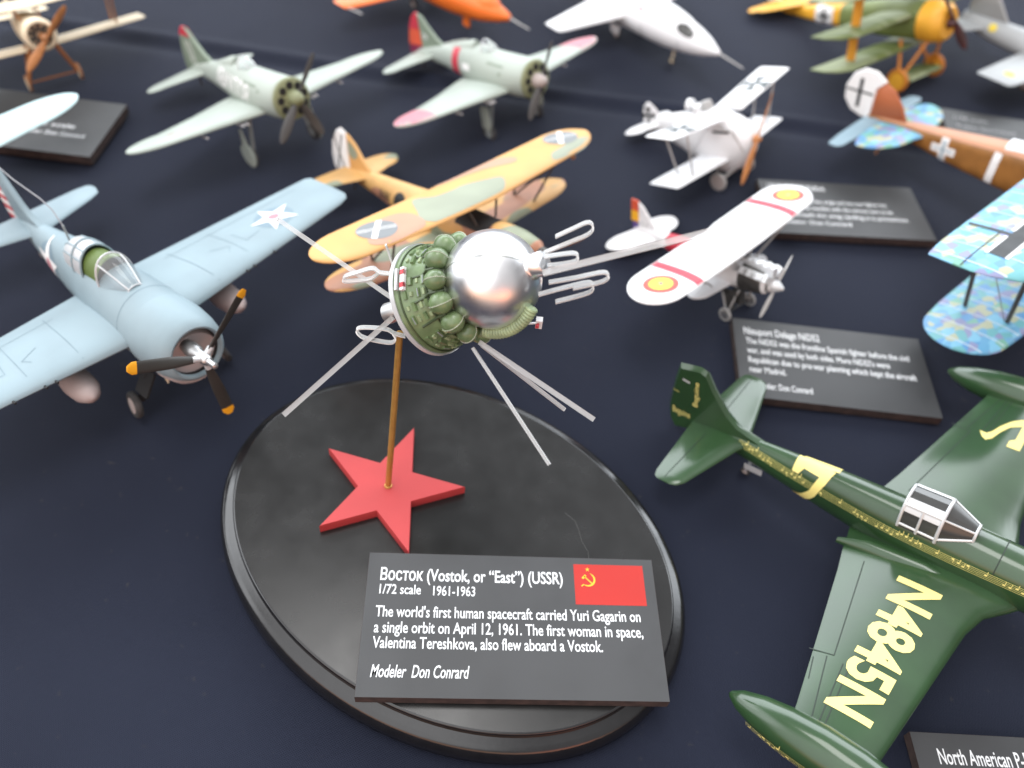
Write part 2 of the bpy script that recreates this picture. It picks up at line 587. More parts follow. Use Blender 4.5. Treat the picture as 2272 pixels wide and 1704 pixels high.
class Wing:
    """stations: (y, x of leading edge, x of trailing edge, z, thickness), y >= 0; mirrored"""

    def __init__(s, st, tip=None, up=1.15, lo=0.7, skew=0.0):
        st = list(st)
        if tip:                       # tip = (y1, xc, z1): elliptical tip
            y0, a, b, z0, t0 = st[-1]
            y1, xc, z1 = tip
            for k in range(1, 9):
                g = k / 8 * PI / 2
                w = max(0.05, math.cos(g))
                st.append((y0 + (y1 - y0) * math.sin(g), xc + (a - xc) * w, xc + (b - xc) * w, z0 + (z1 - z0) * math.sin(g), t0 * max(0.12, w ** 0.6)))
        s.st, s.up, s.lo, s.skew = st, up, lo, skew

    def par(s, y):
        a = abs(y)
        st = s.st
        k = 0
        while k < len(st) - 2 and st[k + 1][0] < a:
            k += 1
        p, q = st[k], st[k + 1]
        t = min(1.0, max(0.0, (a - p[0]) / max(1e-6, q[0] - p[0])))
        r = [p[i] + (q[i] - p[i]) * t for i in range(1, 5)]
        r[0] -= s.skew * y
        r[1] -= s.skew * y
        return r

    def surf(s, x, y, side=1):
        le, te, z, t = s.par(y)
        c = min(0.999, max(0.0, (le - x) / (le - te)))
        return z + t * thick(c) * (s.up if side > 0 else -s.lo)

    def top(s, off=0.012):
        return lambda x, y: (x, y, s.surf(x, y) + off)

    def chordpos(s, c, y):
        le, te, z, t = s.par(y)
        return le + (te - le) * c

    def mesh(s, mb, sides=(1, -1), mi=0, n=16, y0=0.0):
        cs = [(1 - math.cos(PI * k / n)) / 2 for k in range(n + 1)]
        ys = sorted({p[0] for p in s.st if p[0] >= y0} | {y0})
        full = []
        for a, b in zip(ys[:-1], ys[1:]):
            m_ = max(1, int((b - a) / 0.8))
            full += [a + (b - a) * i / m_ for i in range(m_)]
        full.append(ys[-1])

        def ring(y):
            up = [(s.chordpos(c, y), y, s.surf(s.chordpos(c, y), y, 1)) for c in cs]
            lo = [(s.chordpos(c, y), y, s.surf(s.chordpos(c, y), y, -1)) for c in cs[1:-1]]
            return up + lo[::-1]
        if len(sides) == 2:
            yy = [-y for y in full[::-1]] + full[1 if y0 == 0 else 0:]
            mb.rings([ring(y) for y in yy], mi)
        else:
            mb.rings([ring(sides[0] * y) for y in full], mi)


class Fus:
    """sections (x, centre z, half width, height above, height below, exponent) from nose to tail"""

    def __init__(s, secs, sub=5):
        P = [tuple(q) + ((2.0,) if len(q) == 5 else ()) for q in secs]
        out = []
        n = len(P)
        for i in range(n - 1):
            p0, p1, p2, p3 = P[max(0, i - 1)], P[i], P[i + 1], P[min(n - 1, i + 2)]
            for k in range(sub):
                t = k / sub
                q = []
                for j in range(6):
                    a, b, c, d = p0[j], p1[j], p2[j], p3[j]
                    if j == 0:
                        q.append(b + (c - b) * t)
                    else:
                        v = 0.5 * (2 * b + (c - a) * t + (2 * a - 5 * b + 4 * c - d) * t * t + (3 * b - a - 3 * c + d) * t ** 3)
                        if j in (2, 3, 4):
                            v = max(v, 0.01)
                        q.append(v)
                out.append(tuple(q))
        out.append(P[-1])
        s.s = out

    def at(s, x):
        a = s.s
        if x >= a[0][0]:
            return a[0][1:]
        for p, q in zip(a[:-1], a[1:]):
            if q[0] <= x <= p[0]:
                t = (p[0] - x) / max(1e-6, p[0] - q[0])
                return tuple(p[i] + (q[i] - p[i]) * t for i in range(1, 6))
        return a[-1][1:]

    def pt(s, x, th, off=0.0):
        zc, hw, ht, hb, e = s.at(x)
        c, n = math.cos(th), math.sin(th)
        h = ht if n >= 0 else hb
        return (x, (hw + off) * math.copysign(abs(c) ** (2 / e), c), zc + (h + off) * math.copysign(abs(n) ** (2 / e), n))

    def side(s, sd, off=0.014):
        def fn(x, z):
            zc, hw, ht, hb, e = s.at(x)
            h = ht if z >= zc else hb
            q = min(0.995, abs(z - zc) / h)
            y = hw * (1 - q ** e) ** (1 / e)
            return (x, sd * (y + off), z + (off if z > zc else -off) * q)
        return fn

    def wrap(s, sd, off=0.014):
        """(x, arc length up from the waterline) on one side"""
        def fn(x, v):
            zc, hw, ht, hb, e = s.at(x)
            th = v / max(0.2, (hw + (ht if v > 0 else hb)) / 2)
            p = s.pt(x, th, off)
            return (x, sd * p[1], p[2])
        return fn

    def mesh(s, mb, n=32, mi=0, cap=True):
        mb.rings([[s.pt(q[0], 2 * PI * k / n) for k in range(n)] for q in s.s], mi, cap, cap)

    def patch(s, mb, x0, x1, t0, t1, mi, off=0.014, nx=8, nt=20):
        rs = []
        for i in range(nx + 1):
            x = x0 + (x1 - x0) * i / nx
            rs.append([s.pt(x, t0 + (t1 - t0) * k / nt, off) for k in range(nt + 1)])
        mb.rings(rs, mi, False, False, closed=False)


def wheel(P, c, r, w, ax=(0, 1, 0), parent=None, tyre='tyre', hub='hub', cap=0.55):
    mb = MB()
    n = 14
    a0 = Vector(ax).normalized()
    rt = w / 2
    prof = [(-rt * 0.7, r * cap * 0.9), (-rt * 0.75, r * cap)]
    prof += [(-rt * math.cos(PI * k / n) * (0.8 + 0.2 * math.sin(PI * k / n)), r - rt * 0.9 + rt * 0.9 * math.sin(PI * k / n)) for k in range(n + 1)]
    prof += [(rt * 0.75, r * cap), (rt * 0.7, r * cap * 0.9)]
    mb.lathe(prof, c, a0, 32, 0)
    o = P.part('wheel', mb, [tyre], parent)
    hb = MB()
    hb.lathe([(-rt * 0.98, 0.01), (-rt * 0.98, r * cap * 0.35), (-rt * 0.8, r * cap * 0.95), (rt * 0.8, r * cap * 0.95), (rt * 0.98, r * cap * 0.35), (rt * 0.98, 0.01)], c, a0, 24)
    P.part('hub', hb, [hub], o)
    return o


def blade(mb, c, phi, R, r0, chord, tw0=0.9, tw1=0.35, th=0.12, tipfrac=0.0, tipmi=1, square=False, n=12, lean=0.0):
    c = Vector(c)
    d = Vector((lean, math.cos(phi), math.sin(phi))).normalized()
    tang = Vector((0, -math.sin(phi), math.cos(phi)))
    rs = []
    K = 16
    for k in range(K + 1):
        t = k / K
        r = r0 + (R - r0) * t
        sh = (0.45 + 0.55 * math.sin(min(1, t * 1.7) * PI / 2))
        if square:
            sh *= (1.0 if t < 0.93 else max(0.4, math.sqrt(max(0, 1 - ((t - 0.93) / 0.08) ** 2))))
        else:
            sh *= math.sqrt(max(0.02, 1 - max(0, (t - 0.55) / 0.46) ** 2.2))
        a = tw0 + (tw1 - tw0) * t
        ch = (tang * math.cos(a) + Vector((1, 0, 0)) * math.sin(a)) * chord * sh / 2
        nn = ch.cross(d).normalized() * th * (1 - 0.6 * t) / 2
        rs.append([c + d * r + ch * math.cos(2 * PI * j / n) + nn * math.sin(2 * PI * j / n) for j in range(n)])
    if tipfrac:
        kk = int(round(K * (1 - tipfrac)))
        mb.rings(rs[:kk + 1], 0, True, False)
        mb.rings(rs[kk:], tipmi, False, True)
    else:
        mb.rings(rs, 0)


def strut(P, a, b, r=0.05, mat='strut_grey', name='strut', flat=None, parent=None, mid=None):
    mb = MB()
    pts = [a] + ([mid] if mid else []) + [b]
    mb.tube(pts, r, 8, flat=flat)
    return P.part(name, mb, [mat], parent)


def decal_lines(mb, wing, segs, mi, w=0.05):
    for (x0, y0), (x1, y1) in segs:
        L = math.hypot(x1 - x0, y1 - y0)
        mb.poly(rect((x0 + x1) / 2, (y0 + y1) / 2, L, w, math.atan2(y1 - y0, x1 - x0)), wing.top(0.012), mi, 0.6)


def ip(pts, name_fn):
    return [name_fn(*p) for p in pts]


def px(u, v, d):
    """point on the photograph's ray (source pixels) at depth d cm; used while placing the antennas of the spacecraft"""
    return Vector((0, 0, CAMH)) + (CF + CR * (u - 1136) / FPX - CU * (v - 852) / FPX) * d


# ================================================================== setting: table cloth


def make_cloth():
    m, n, l, b = new_mat('navy cloth')
    t = noise(n, l, 9, 4)
    c = mixrgb(n, l, ramp(n, l, t.outputs[0], 0.3, 0.7), (0.0082, 0.0112, 0.0240), (0.0122, 0.0158, 0.0315))
    t3 = noise(n, l, 260, 3)
    c = mixrgb(n, l, ramp(n, l, t3.outputs[0], 0.66, 0.80), c, (0.026, 0.027, 0.034))
    l.new(c, b.inputs['Base Color'])
    b.inputs['Roughness'].default_value = 0.85
    b.inputs['Specular IOR Level'].default_value = 0.22
    b.inputs['Sheen Weight'].default_value = 0.03
    b.inputs['Sheen Roughness'].default_value = 0.5
    tc = n.new('ShaderNodeTexCoord')
    hs = []
    for rot in (0, 1.5708):
        mp = n.new('ShaderNodeMapping')
        mp.inputs['Rotation'].default_value = (0, 0, rot + 0.25)
        l.new(tc.outputs['Object'], mp.inputs['Vector'])
        w = n.new('ShaderNodeTexWave')
        w.inputs['Scale'].default_value = 620
        w.inputs['Distortion'].default_value = 1.2
        w.inputs['Detail'].default_value = 1
        l.new(mp.outputs[0], w.inputs['Vector'])
        hs.append(w.outputs['Fac'])
    mx = n.new('ShaderNodeMath')
    mx.operation = 'ADD'
    l.new(hs[0], mx.inputs[0])
    l.new(hs[1], mx.inputs[1])
    bp = n.new('ShaderNodeBump')
    bp.inputs['Strength'].default_value = 0.5
    bp.inputs['Distance'].default_value = 0.0002
    l.new(mx.outputs[0], bp.inputs['Height'])
    l.new(bp.outputs[0], b.inputs['Normal'])
    M['cloth'] = m
    x0, x1, y0, y1, st = -95, 95, -8, 150, 0.8
    sy = 0.3
    nx, ny = int((x1 - x0) / st), int((y1 - y0) / sy)
    # crease: a pressed fold that crosses the table behind the front rows of models
    ca, cb = Vector((-33.0, 50.0)), Vector((16.6, 48.3))
    d = (cb - ca).normalized()
    nr = Vector((-d.y, d.x))
    vs_, fs = [], []
    for j in range(ny + 1):
        for i in range(nx + 1):
            x, y = x0 + st * i, y0 + sy * j
            q = Vector((x, y)) - ca
            dist = q.dot(nr) + 0.5 * math.sin(q.dot(d) * 0.09)
            z = -0.10 - 0.045 * math.sin(x * 0.33 + 0.9 * math.sin(y * 0.21)) - 0.05 * math.sin(y * 0.27 + x * 0.15 + math.sin(x * 0.2))
            z = min(z, 0.0) + 0.26 * math.exp(-(dist / 0.48) ** 2) - 0.16 * math.exp(-((dist + 1.1) / 0.55) ** 2)
            z += 0.04 * math.exp(-((x - 0.35 * y - 9) / 2.2) ** 2)
            vs_.append((x, y, z))
    for j in range(ny):
        for i in range(nx):
            a = j * (nx + 1) + i
            fs.append((a, a + 1, a + nx + 2, a + nx + 1))
    mb = MB()
    mb.add(vs_, fs)
    o = build('tablecloth', mb, ['cloth'])
    tag(o, 'dark navy cloth covering the whole display table, with a pressed crease', 'tablecloth', kind='structure')


make_cloth()

# ================================================================== display stand


def make_stand():
    cx, cy, a, b, t = -1.6562, 15.4811, 9.4826, 7.0489, -0.4722
    root = empty('display_stand', (cx, cy, 0), 0, 'black lacquered oval plaque carrying a flat red star and a thin brass rod', 'display stand')
    prof = [(0.3, 0.0), (0.05, 0.02), (0.0, 0.10), (0.0, 0.42), (0.015, 0.56), (0.045, 0.68), (0.09, 0.79), (0.14, 0.87), (0.21, 0.93), (0.34, 0.985), (0.50, 1.04), (0.565, 1.07), (0.58, 1.165), (0.60, 1.25), (0.63, 1.29), (0.68, 1.30)]
    n = 120
    ct, stt = math.cos(t), math.sin(t)

    def ring(d, z):
        r = []
        for k in range(n):
            g = 2 * PI * k / n
            x, y = (a - d) * math.cos(g), (b - d) * math.sin(g)
            r.append((ct * x - stt * y, stt * x + ct * y, z))
        return r
    mb = MB()
    mb.rings([ring(d, z) for d, z in prof], 0, True, False)
    mb.rings([ring(0.68, 1.30), ring(2.0, 1.30), ring(4.5, 1.30), ring(6.5, 1.30)], 1, False, True)
    # a pale scratch on the top
    sc = [(4.5, 1.05), (4.9, 0.75), (5.05, 0.4), (5.2, -0.1), (5.45, -0.5), (5.5, -0.9)]
    for p, q in zip(sc[:-1], sc[1:]):
        mb.poly(rect((p[0] + q[0]) / 2 - 0.2, (p[1] + q[1]) / 2 + 0.4, math.dist(p, q) + 0.02, 0.018, math.atan2(q[1] - p[1], q[0] - p[0])), lambda x, y: (x, y, 1.306), 2)
    M['scratch'] = paint('scratch', (0.045, 0.045, 0.042), 0.6, 0.2)
    build('plaque', mb, ['black_gloss', 'black_top', 'scratch'], root, angle=50)
    sx, sy = -4.2176 - cx, 16.8638 - cy
    poly = star(sx, sy, 2.9477, 0.178)
    mb = MB()
    k = 0.985
    inn = [(sx + (x - sx) * k, sy + (y - sy) * k) for x, y in poly]
    mb.rings([[(x, y, 1.302) for x, y in poly], [(x, y, 1.72) for x, y in poly], [(x, y, 1.75) for x, y in inn]], 0)
    build('star', mb, ['star_red'], root, angle=25)
    mb = MB()
    p0 = Vector((-4.2036 - cx, 16.88 - cy, 1.70))
    p1 = Vector((-3.78 - cx, 18.05 - cy, 9.15))
    mb.tube([p0, p1], 0.115, 14)
    mb.lathe([(0, 0.16), (0.09, 0.15), (0.11, 0.11)], p0, p1 - p0, 14)
    build('rod', mb, ['brass'], root)


make_stand()

# ================================================================== information cards


class Card:
    def __init__(s, cx, cy, yaw, w, l, ztop, t, label, group=None):
        s.w, s.l = w, l
        s.o = empty('information_card', (cx, cy, ztop - t), yaw, label, 'information card', group)
        s.zt = t
        s.mb = MB()
        s.mb.box((0, 0, t / 2), (w, l, t), 1)
        s.mb.m[-1] = s.mb.m[-1]
        s.mb.poly(rect(0, 0, w - 0.012, l - 0.012), lambda x, y: (x, y, t + 0.004), 0, 3)

    def text(s, body, u0, u1, v, cap, mi=2, shear=0.0, bold=0.006):
        """u0,u1: left and right end, v: baseline, as fractions of the card from its top left"""
        v2, f = text2d(body, (u1 - u0) * s.w, cap, shear, bold)
        ox, oy = -s.w / 2 + u0 * s.w, s.l / 2 - v * s.l
        s.mb.add([(ox + p[0], oy + p[1], s.zt + 0.010) for p in v2], f, mi)

    def done(s):
        build('board', s.mb, ['card', 'card_edge', 'print_white', 'print_grey'], s.o, flat=True)
        return s.o


CG = 'black information cards lying among the models'
k = (CAMH - 1.78) / (CAMH - 2.0)
c = Card(1.0486 * k, 11.9088 * k, 0.1074, 10.1644 * k, 5.0943 * k, 1.78, 0.46, 'black card with white text and a small red flag, lying on the plaque', CG)
c.text('Восток (Vostok, or “East”) (USSR)', 0.045, 0.675, 0.205, 0.46, bold=0.014)
c.text('1/72 scale', 0.046, 0.186, 0.305, 0.36, bold=0.008)
c.text('1961-1963', 0.228, 0.371, 0.310, 0.36, bold=0.008)
c.text('The world\'s first human spacecraft carried Yuri Gagarin on', 0.040, 0.935, 0.468, 0.40, bold=0.011)
c.text('a single orbit on April 12, 1961. The first woman in space,', 0.040, 0.938, 0.578, 0.40, bold=0.011)
c.text('Valentina Tereshkova, also flew aboard a Vostok.', 0.040, 0.797, 0.682, 0.40, bold=0.011)
c.text('Modeler  Don Conrard', 0.042, 0.357, 0.872, 0.42, shear=0.22, bold=0.011)
main_card = c.done()
mb = MB()
W_, L_ = c.w, c.l
fl = (-W_ / 2 + 0.716 * W_, -W_ / 2 + 0.963 * W_, L_ / 2 - 0.050 * L_, L_ / 2 - 0.352 * L_)
zf = c.zt + 0.008
mb.add([(fl[0], fl[3], zf), (fl[1], fl[3], zf), (fl[1], fl[2], zf), (fl[0], fl[2], zf)], [(0, 1, 2, 3)], 0)
ex, ey = fl[0] + 0.50, fl[2] - 0.60
ES = 1.1
for r0, r1, a0, a1 in ((0.24, 0.185, -2.3, 1.25),):
    N = 16
    arc = []
    for q in range(N + 1):
        a_ = a0 + (a1 - a0) * q / N
        arc.append((ex + ES * r0 * math.cos(a_), ey + ES * r0 * math.sin(a_)))
    for q in range(N, -1, -1):
        a_ = a0 + (a1 - a0) * q / N
        wd = 0.055 * math.sin(PI * q / N) ** 0.6
        arc.append((ex + ES * (r0 - wd - 0.012) * math.cos(a_), ey + ES * (r0 - wd - 0.012) * math.sin(a_)))
    for q in range(N):
        mb.add([(*arc[q], zf + 0.004), (*arc[q + 1], zf + 0.004), (*arc[2 * N - q], zf + 0.004), (*arc[2 * N + 1 - q], zf + 0.004)], [(0, 1, 2, 3)], 1)
for rc in (rect(ex + 0.02, ey - 0.03, 0.46, 0.042, -0.8), rect(ex - 0.14, ey + 0.11, 0.18, 0.085, 0.8), rect(ex - 0.21, ey - 0.22, 0.11, 0.042, 0.7)):
    mb.add([(*p, zf + 0.005) for p in rc], [(0, 1, 2, 3)], 1)
sp = star(ex + 0.0, ey + 0.40, 0.09)
mb.poly(sp, lambda x, y: (x, y, zf + 0.005), 1, 9)
build('flag_print', mb, ['flag_red', 'flag_gold'], main_card, flat=True)

c = Card(14.9267, 27.1968, 0.0127, 9.213, 4.9333, 0.5, 0.45, 'black card with white text between the small white monoplane and the green racer', CG)
c.text('Nieuport Delage NiD52', 0.055, 0.455, 0.20, 0.45, bold=0.012)
for q, (tx, u1) in enumerate((('The NiD52 was the frontline Spanish fighter before the civil', 0.915), ('war, and was used by both sides. More NiD52\'s were', 0.80), ('Republican due to pre-war planning which kept the aircraft', 0.925), ('near Madrid.', 0.245))):
    c.text(tx, 0.06, u1, 0.325 + 0.122 * q, 0.36, bold=0.010)
c.text('Modeler: Don Conrard', 0.075, 0.365, 0.885, 0.36, bold=0.010)
c.done()

c = Card(17.45, 39.45, 0.11, 9.2, 4.7, 0.5, 0.45, 'black card half hidden behind the striped right wing of the small white monoplane', CG)
c.text('LFG Roland C.II Walfisch', 0.05, 0.42, 0.17, 0.42, bold=0.010)
for q, (tx, u1) in enumerate((('The Walfisch was a fast, single and two-man fighter but', 0.78), ('it needed to be handled with the utmost care to be', 0.80), ('seen beneath the wing; landing it is precarious.', 0.88))):
    c.text(tx, 0.06, u1, 0.42 + 0.13 * q, 0.33, bold=0.008)
c.text('Modeler: Don Conrard', 0.06, 0.50, 0.82, 0.33, bold=0.008)
c.done()

c = Card(-29.0, 38.15, 0.0, 10.2, 5.1, 0.62, 0.5, 'black card under the pale aqua wing tip at the left edge', CG)
c.text('1/48 scale', 0.56, 0.82, 0.55, 0.34, 2)
c.text('Modeler: Don Conrard', 0.54, 0.90, 0.70, 0.34, 2)
c.done()

yw = 0.07
tl = Vector((15.01, 10.48))
cc = tl + Vector((math.cos(yw) * 4.6 + math.sin(yw) * 2.4, math.sin(yw) * 4.6 - math.cos(yw) * 2.4))
c = Card(cc.x, cc.y, yw, 9.2, 4.8, 0.5, 0.45, 'black card naming an American fighter, cropped at the bottom right corner', CG)
c.text('North American P-51 Mustang', 0.085, 0.60, 0.21, 0.50, bold=0.012)
c.text('1/48 scale', 0.09, 0.25, 0.34, 0.36, bold=0.008)
c.done()

yw = -0.05
tl = Vector((25.7, 51.7))
cc = tl + Vector((math.cos(yw) * 4.9 + math.sin(yw) * 2.4, math.sin(yw) * 4.9 - math.cos(yw) * 2.4))
c = Card(cc.x, cc.y, yw, 9.8, 4.8, 0.5, 0.45, 'black card behind the brown fuselage and its white rudder', CG)
c.text('1/48 scale', 0.08, 0.30, 0.22, 0.34, 3)
c.text('Modeler: Don Conrard', 0.08, 0.46, 0.42, 0.34, 3)
c.done()

# ================================================================== spacecraft


def make_spacecraft():
    D = (CR * math.cos(0.227) + CU * math.sin(0.227)) * math.cos(0.61) - CF * math.sin(0.61)
    C0 = px(1093, 620, 26.9)
    KS = 0.94
    eye = Vector((0, 0, CAMH))
    root = empty('spacecraft_model', eye + (C0 - eye) * KS, 0, 'spacecraft with silver sphere and green module, held on a brass rod above the plaque', 'model spacecraft')
    root.scale = (KS, KS, KS)
    zax = (CU - D * CU.dot(D)).normalized()
    yax = zax.cross(D)                      # D x y = z
    Rm = Matrix((D, yax, zax)).transposed()

    def W(x, y, z):
        return Rm @ Vector((x, y, z))

    def pol(x, r, g):
        return W(x, r * math.cos(g), r * math.sin(g))

    def part(name, mb, mats, parent=None, **k):
        return build(name, mb, mats, parent or root, Matrix.Identity(4), **k)
    # crew sphere
    mb = MB()
    mb.ball((0, 0, 0), 1.61, 64, 0, ax=D)
    cap = part('crew_sphere', mb, ['silver'])
    mb = MB()
    # a seam round the sphere, and a small cross mark
    q = (D * 0.12 + CU * 0.93 + CF * 0.35).normalized()
    mb.tube([pt * 1.606 for pt in [((D.cross(q)).normalized() * math.sin(g) + D * math.cos(g)).normalized() for g in [2 * PI * i / 96 for i in range(96)]]], 0.012, 6, closed=True)
    part('seam', mb, ['olive_dark'], cap)
    # equipment module: double cone behind the sphere
    mb = MB()
    prof = [(-0.98, 0.9), (-1.0, 1.30), (-1.25, 1.42), (-1.32, 1.40), (-1.36, 1.46), (-2.55, 1.86), (-2.62, 1.90), (-2.74, 1.90), (-2.80, 1.84), (-3.15, 1.15), (-3.5, 0.75), (-3.9, 0.55), (-3.95, 0.3)]
    mb.lathe(prof, (0, 0, 0), D, 64, 0)
    for k in range(26):                      # raised louvre panels around the front cone
        g = 2 * PI * (k + 0.3) / 26
        if k % 5 == 1:
            continue
        for j in range(4):
            x = -1.60 - 0.215 * j
            r = 1.46 + 0.335 * (-x - 1.36) + 0.02
            R_ = Matrix((D, pol(0, 1, g + PI / 2), pol(0, 1, g))).transposed()
            mb.box(pol(x, r, g), ((0.13, 0.09, 0.15, 0.11)[(j + k) % 4], (0.30, 0.2, 0.26, 0.14)[(j * 3 + k) % 4], (0.11, 0.07, 0.14, 0.06)[(j + 2 * k) % 4]), (k + j) % 2, R_)
            if (k * 3 + j) % 4 == 0:
                mb.box(pol(x + .03, r + .065 - .01 * j, g), (0.04, 0.26, 0.02), 2, R_)
    mod = part('equipment_module', mb, ['olive', 'olive_light', 'gear_grey'], angle=30)
    mb = MB()
    mb.lathe([(-2.60, 1.88), (-2.58, 1.945), (-2.76, 1.945), (-2.74, 1.88)], (0, 0, 0), D, 64)
    part('rim_band', mb, ['canopy_white'], mod)
    mb = MB()
    g = 2.75
    for dx, dz, w, h, mi in ((-2.45, 0, 0.10, 0.75, 0), (-2.25, 0, 0.16, 0.8, 1), (-2.245, 0.22, 0.15, 0.16, 2), (-2.245, -0.22, 0.15, 0.16, 2)):
        gg = 2.9 + dz * 0.55
        r = 1.46 + 0.335 * (-dx - 1.36)
        R_ = Matrix((D, pol(0, 1, gg + PI / 2), pol(0, 1, gg))).transposed()
        mb.box(pol(dx, r + (0.05 if mi < 2 else 0.085), gg), (w, h if mi < 2 else h, 0.13), mi, R_)
    part('sensor_block', mb, ['canopy_white', 'white', 'red_mark'], mod)
    mb = MB()
    mb.lathe([(-3.85, 0.30), (-3.95, 0.36), (-4.72, 0.38), (-4.76, 0.34), (-4.5, 0.28), (-4.5, 0.02)], (0, 0, 0), D, 28)
    part('nozzle', mb, ['steel'])
    # ring of gas bottles
    N = 13
    for k in range(N):
        g = 2 * PI * (k + 0.35) / N
        mb = MB()
        rb = 0.365 if k % 3 else 0.335
        mb.ball(pol(-1.10, 1.56, g), rb, 24, 0, sc=(1, 1, 1.12), ax=D)
        mb.tube([pol(-1.10 + rb * 1.13 * math.cos(a), 1.56 + rb * 1.02 * math.sin(a), g) for a in [2 * PI * i / 24 for i in range(24)]], 0.014, 5, 1, closed=True)
        part('gas_bottle', mb, ['olive', 'bottle_seam'])
    mb = MB()
    for x, r, t_ in ((-0.98, 1.30, .05), (-1.30, 1.43, .06), (-1.52, 1.56, .03), (-2.42, 1.85, .03)):
        mb.tube([pol(x, r, 2 * PI * i / 72) for i in range(72)], t_, 6, closed=True)
    for k in range(N):
        g = 2 * PI * (k + 0.85) / N
        mb.tube([pol(-1.0, 1.35, g), pol(-1.12, 1.62, g), pol(-1.38, 1.66, g), pol(-1.62, 1.57, g + .05), pol(-2.0 - .12 * (k % 3), 1.72, g + .09)], .045, 6)
    part('pipework', mb, ['olive_dark'], mod)
    # ribbed conduit hugging the lower side of the sphere
    mb = MB()
    side = (-CU * 0.96 + CR * 0.26)
    side = (side - D * side.dot(D)).normalized()
    pts, rad = [], []
    for k in range(41):
        a = 2.05 - 1.25 * k / 40
        pts.append((D * math.cos(a) + side * math.sin(a)) * 1.72)
        rad.append(0.20 + (0.025 if k % 2 else 0.0))
    mb.tube(pts, rad, 12)
    part('umbilical_conduit', mb, ['olive_light'])
    # antenna mount on the front pole
    mb = MB()
    mb.lathe([(1.50, 0.42), (1.56, 0.44), (1.62, 0.42), (1.64, 0.40), (2.0, 0.40), (2.05, 0.36), (2.08, 0.2), (2.1, 0.02)], (0, 0, 0), D, 28)
    part('antenna_mount', mb, ['silver'])
    mb = MB()
    mb.box(px(1196, 716, 27.6) - C0, (0.22, 0.22, 0.35), 0)
    mb.box(px(1192, 723, 27.45) - C0, (0.12, 0.12, 0.12), 1)
    mb.tube([px(1196, 716, 27.6) - C0, D * 0.55 + side * 1.62], 0.04, 8)
    part('attitude_sensor', mb, ['white', 'red_mark'])

    def loop(pts, d, w=0.085, side=None, n=7):
        """rounded ribbon through photograph points at depth d (or a list of depths)"""
        dd = d if isinstance(d, (list, tuple)) else [d] * len(pts)
        P_ = [px(u, v, z) - C0 for (u, v), z in zip(pts, dd)]
        out = []
        for i in range(len(P_) - 1):
            p0, p1, p2, p3 = P_[max(0, i - 1)], P_[i], P_[i + 1], P_[min(len(P_) - 1, i + 2)]
            for k in range(n):
                t = k / n
                out.append(0.5 * (2 * p1 + (p2 - p0) * t + (2 * p0 - 5 * p1 + 4 * p2 - p3) * t * t + (3 * p1 - p0 - 3 * p2 + p3) * t ** 3))
        out.append(P_[-1])
        mb = MB()
        sd = side or (CU * 0.75 + CF * 0.66)
        mb.tube(out, 0, flat=(w, 0.026, sd), edge=1)
        part('antenna_loop', mb, ['clear', 'cut_edge'])

    def A(x, y):
        return (740 + x * 0.2984, 440 + y * 0.2984)
    loop([A(1650, 285), A(1780, 225), A(1885, 180), A(1925, 195), A(1925, 235), A(1880, 275), A(1760, 325), A(1565, 405)], 25.9)
    loop([A(1565, 435), A(1700, 415), A(1790, 408), A(1818, 430), A(1800, 465), A(1720, 485), A(1590, 500)], 25.6)
    loop([A(1600, 625), A(1800, 590), A(2000, 550), A(2045, 575), A(2025, 605), A(1960, 630), A(1780, 668)], 25.5)
    loop([A(1525, 715), A(1700, 668), A(1890, 625), A(1930, 650), A(1915, 690), A(1840, 720), A(1650, 770)], 25.8)
    loop([A(535, 1025), A(455, 1005), A(400, 975), A(300, 962), A(200, 962), A(172, 985), A(215, 1030), A(320, 1058), A(430, 1072), A(462, 1040), A(440, 1000)], 28.3)
    loop([A(430, 560), A(345, 552), A(290, 520), A(180, 550), A(85, 580), A(90, 615), A(265, 600), A(335, 555)], 28.6, 0.10)
    loop([A(388, 345), A(412, 410), A(440, 500)], [28.0, 28.2, 28.4], 0.05)

    def rodl(a, b, da, db, w=0.10):
        mb = MB()
        p, q = px(*a, da) - C0, px(*b, db) - C0
        v = (q - p).normalized()
        sd = (CU - v * CU.dot(v)).normalized()
        mb.tube([p, q], 0, flat=(w, 0.05, sd), edge=1)
        part('antenna_rod', mb, ['clear', 'cut_edge'])
    rodl((1205, 606), (1592, 510), 25.3, 24.2, 0.10)
    rodl((868, 660), (617, 487), 28.5, 29.2, 0.075)
    rodl((872, 704), (629, 921), 28.4, 27.6, 0.09)
    rodl((1049, 772), (1219, 1031), 27.0, 26.2, 0.05)
    rodl((1063, 759), (1318, 931), 27.4, 27.4, 0.085)
    rodl((1069, 766), (1253, 909), 27.9, 28.8, 0.065)


make_spacecraft()

GM = 'model aeroplanes standing on the dark cloth'
# ================================================================== blue grey fighter


def gear_leg(P, pts, r, mat, name='gear_leg'):
    mb = MB()
    mb.tube(pts, r, 8)
    return P.part(name, mb, [mat])


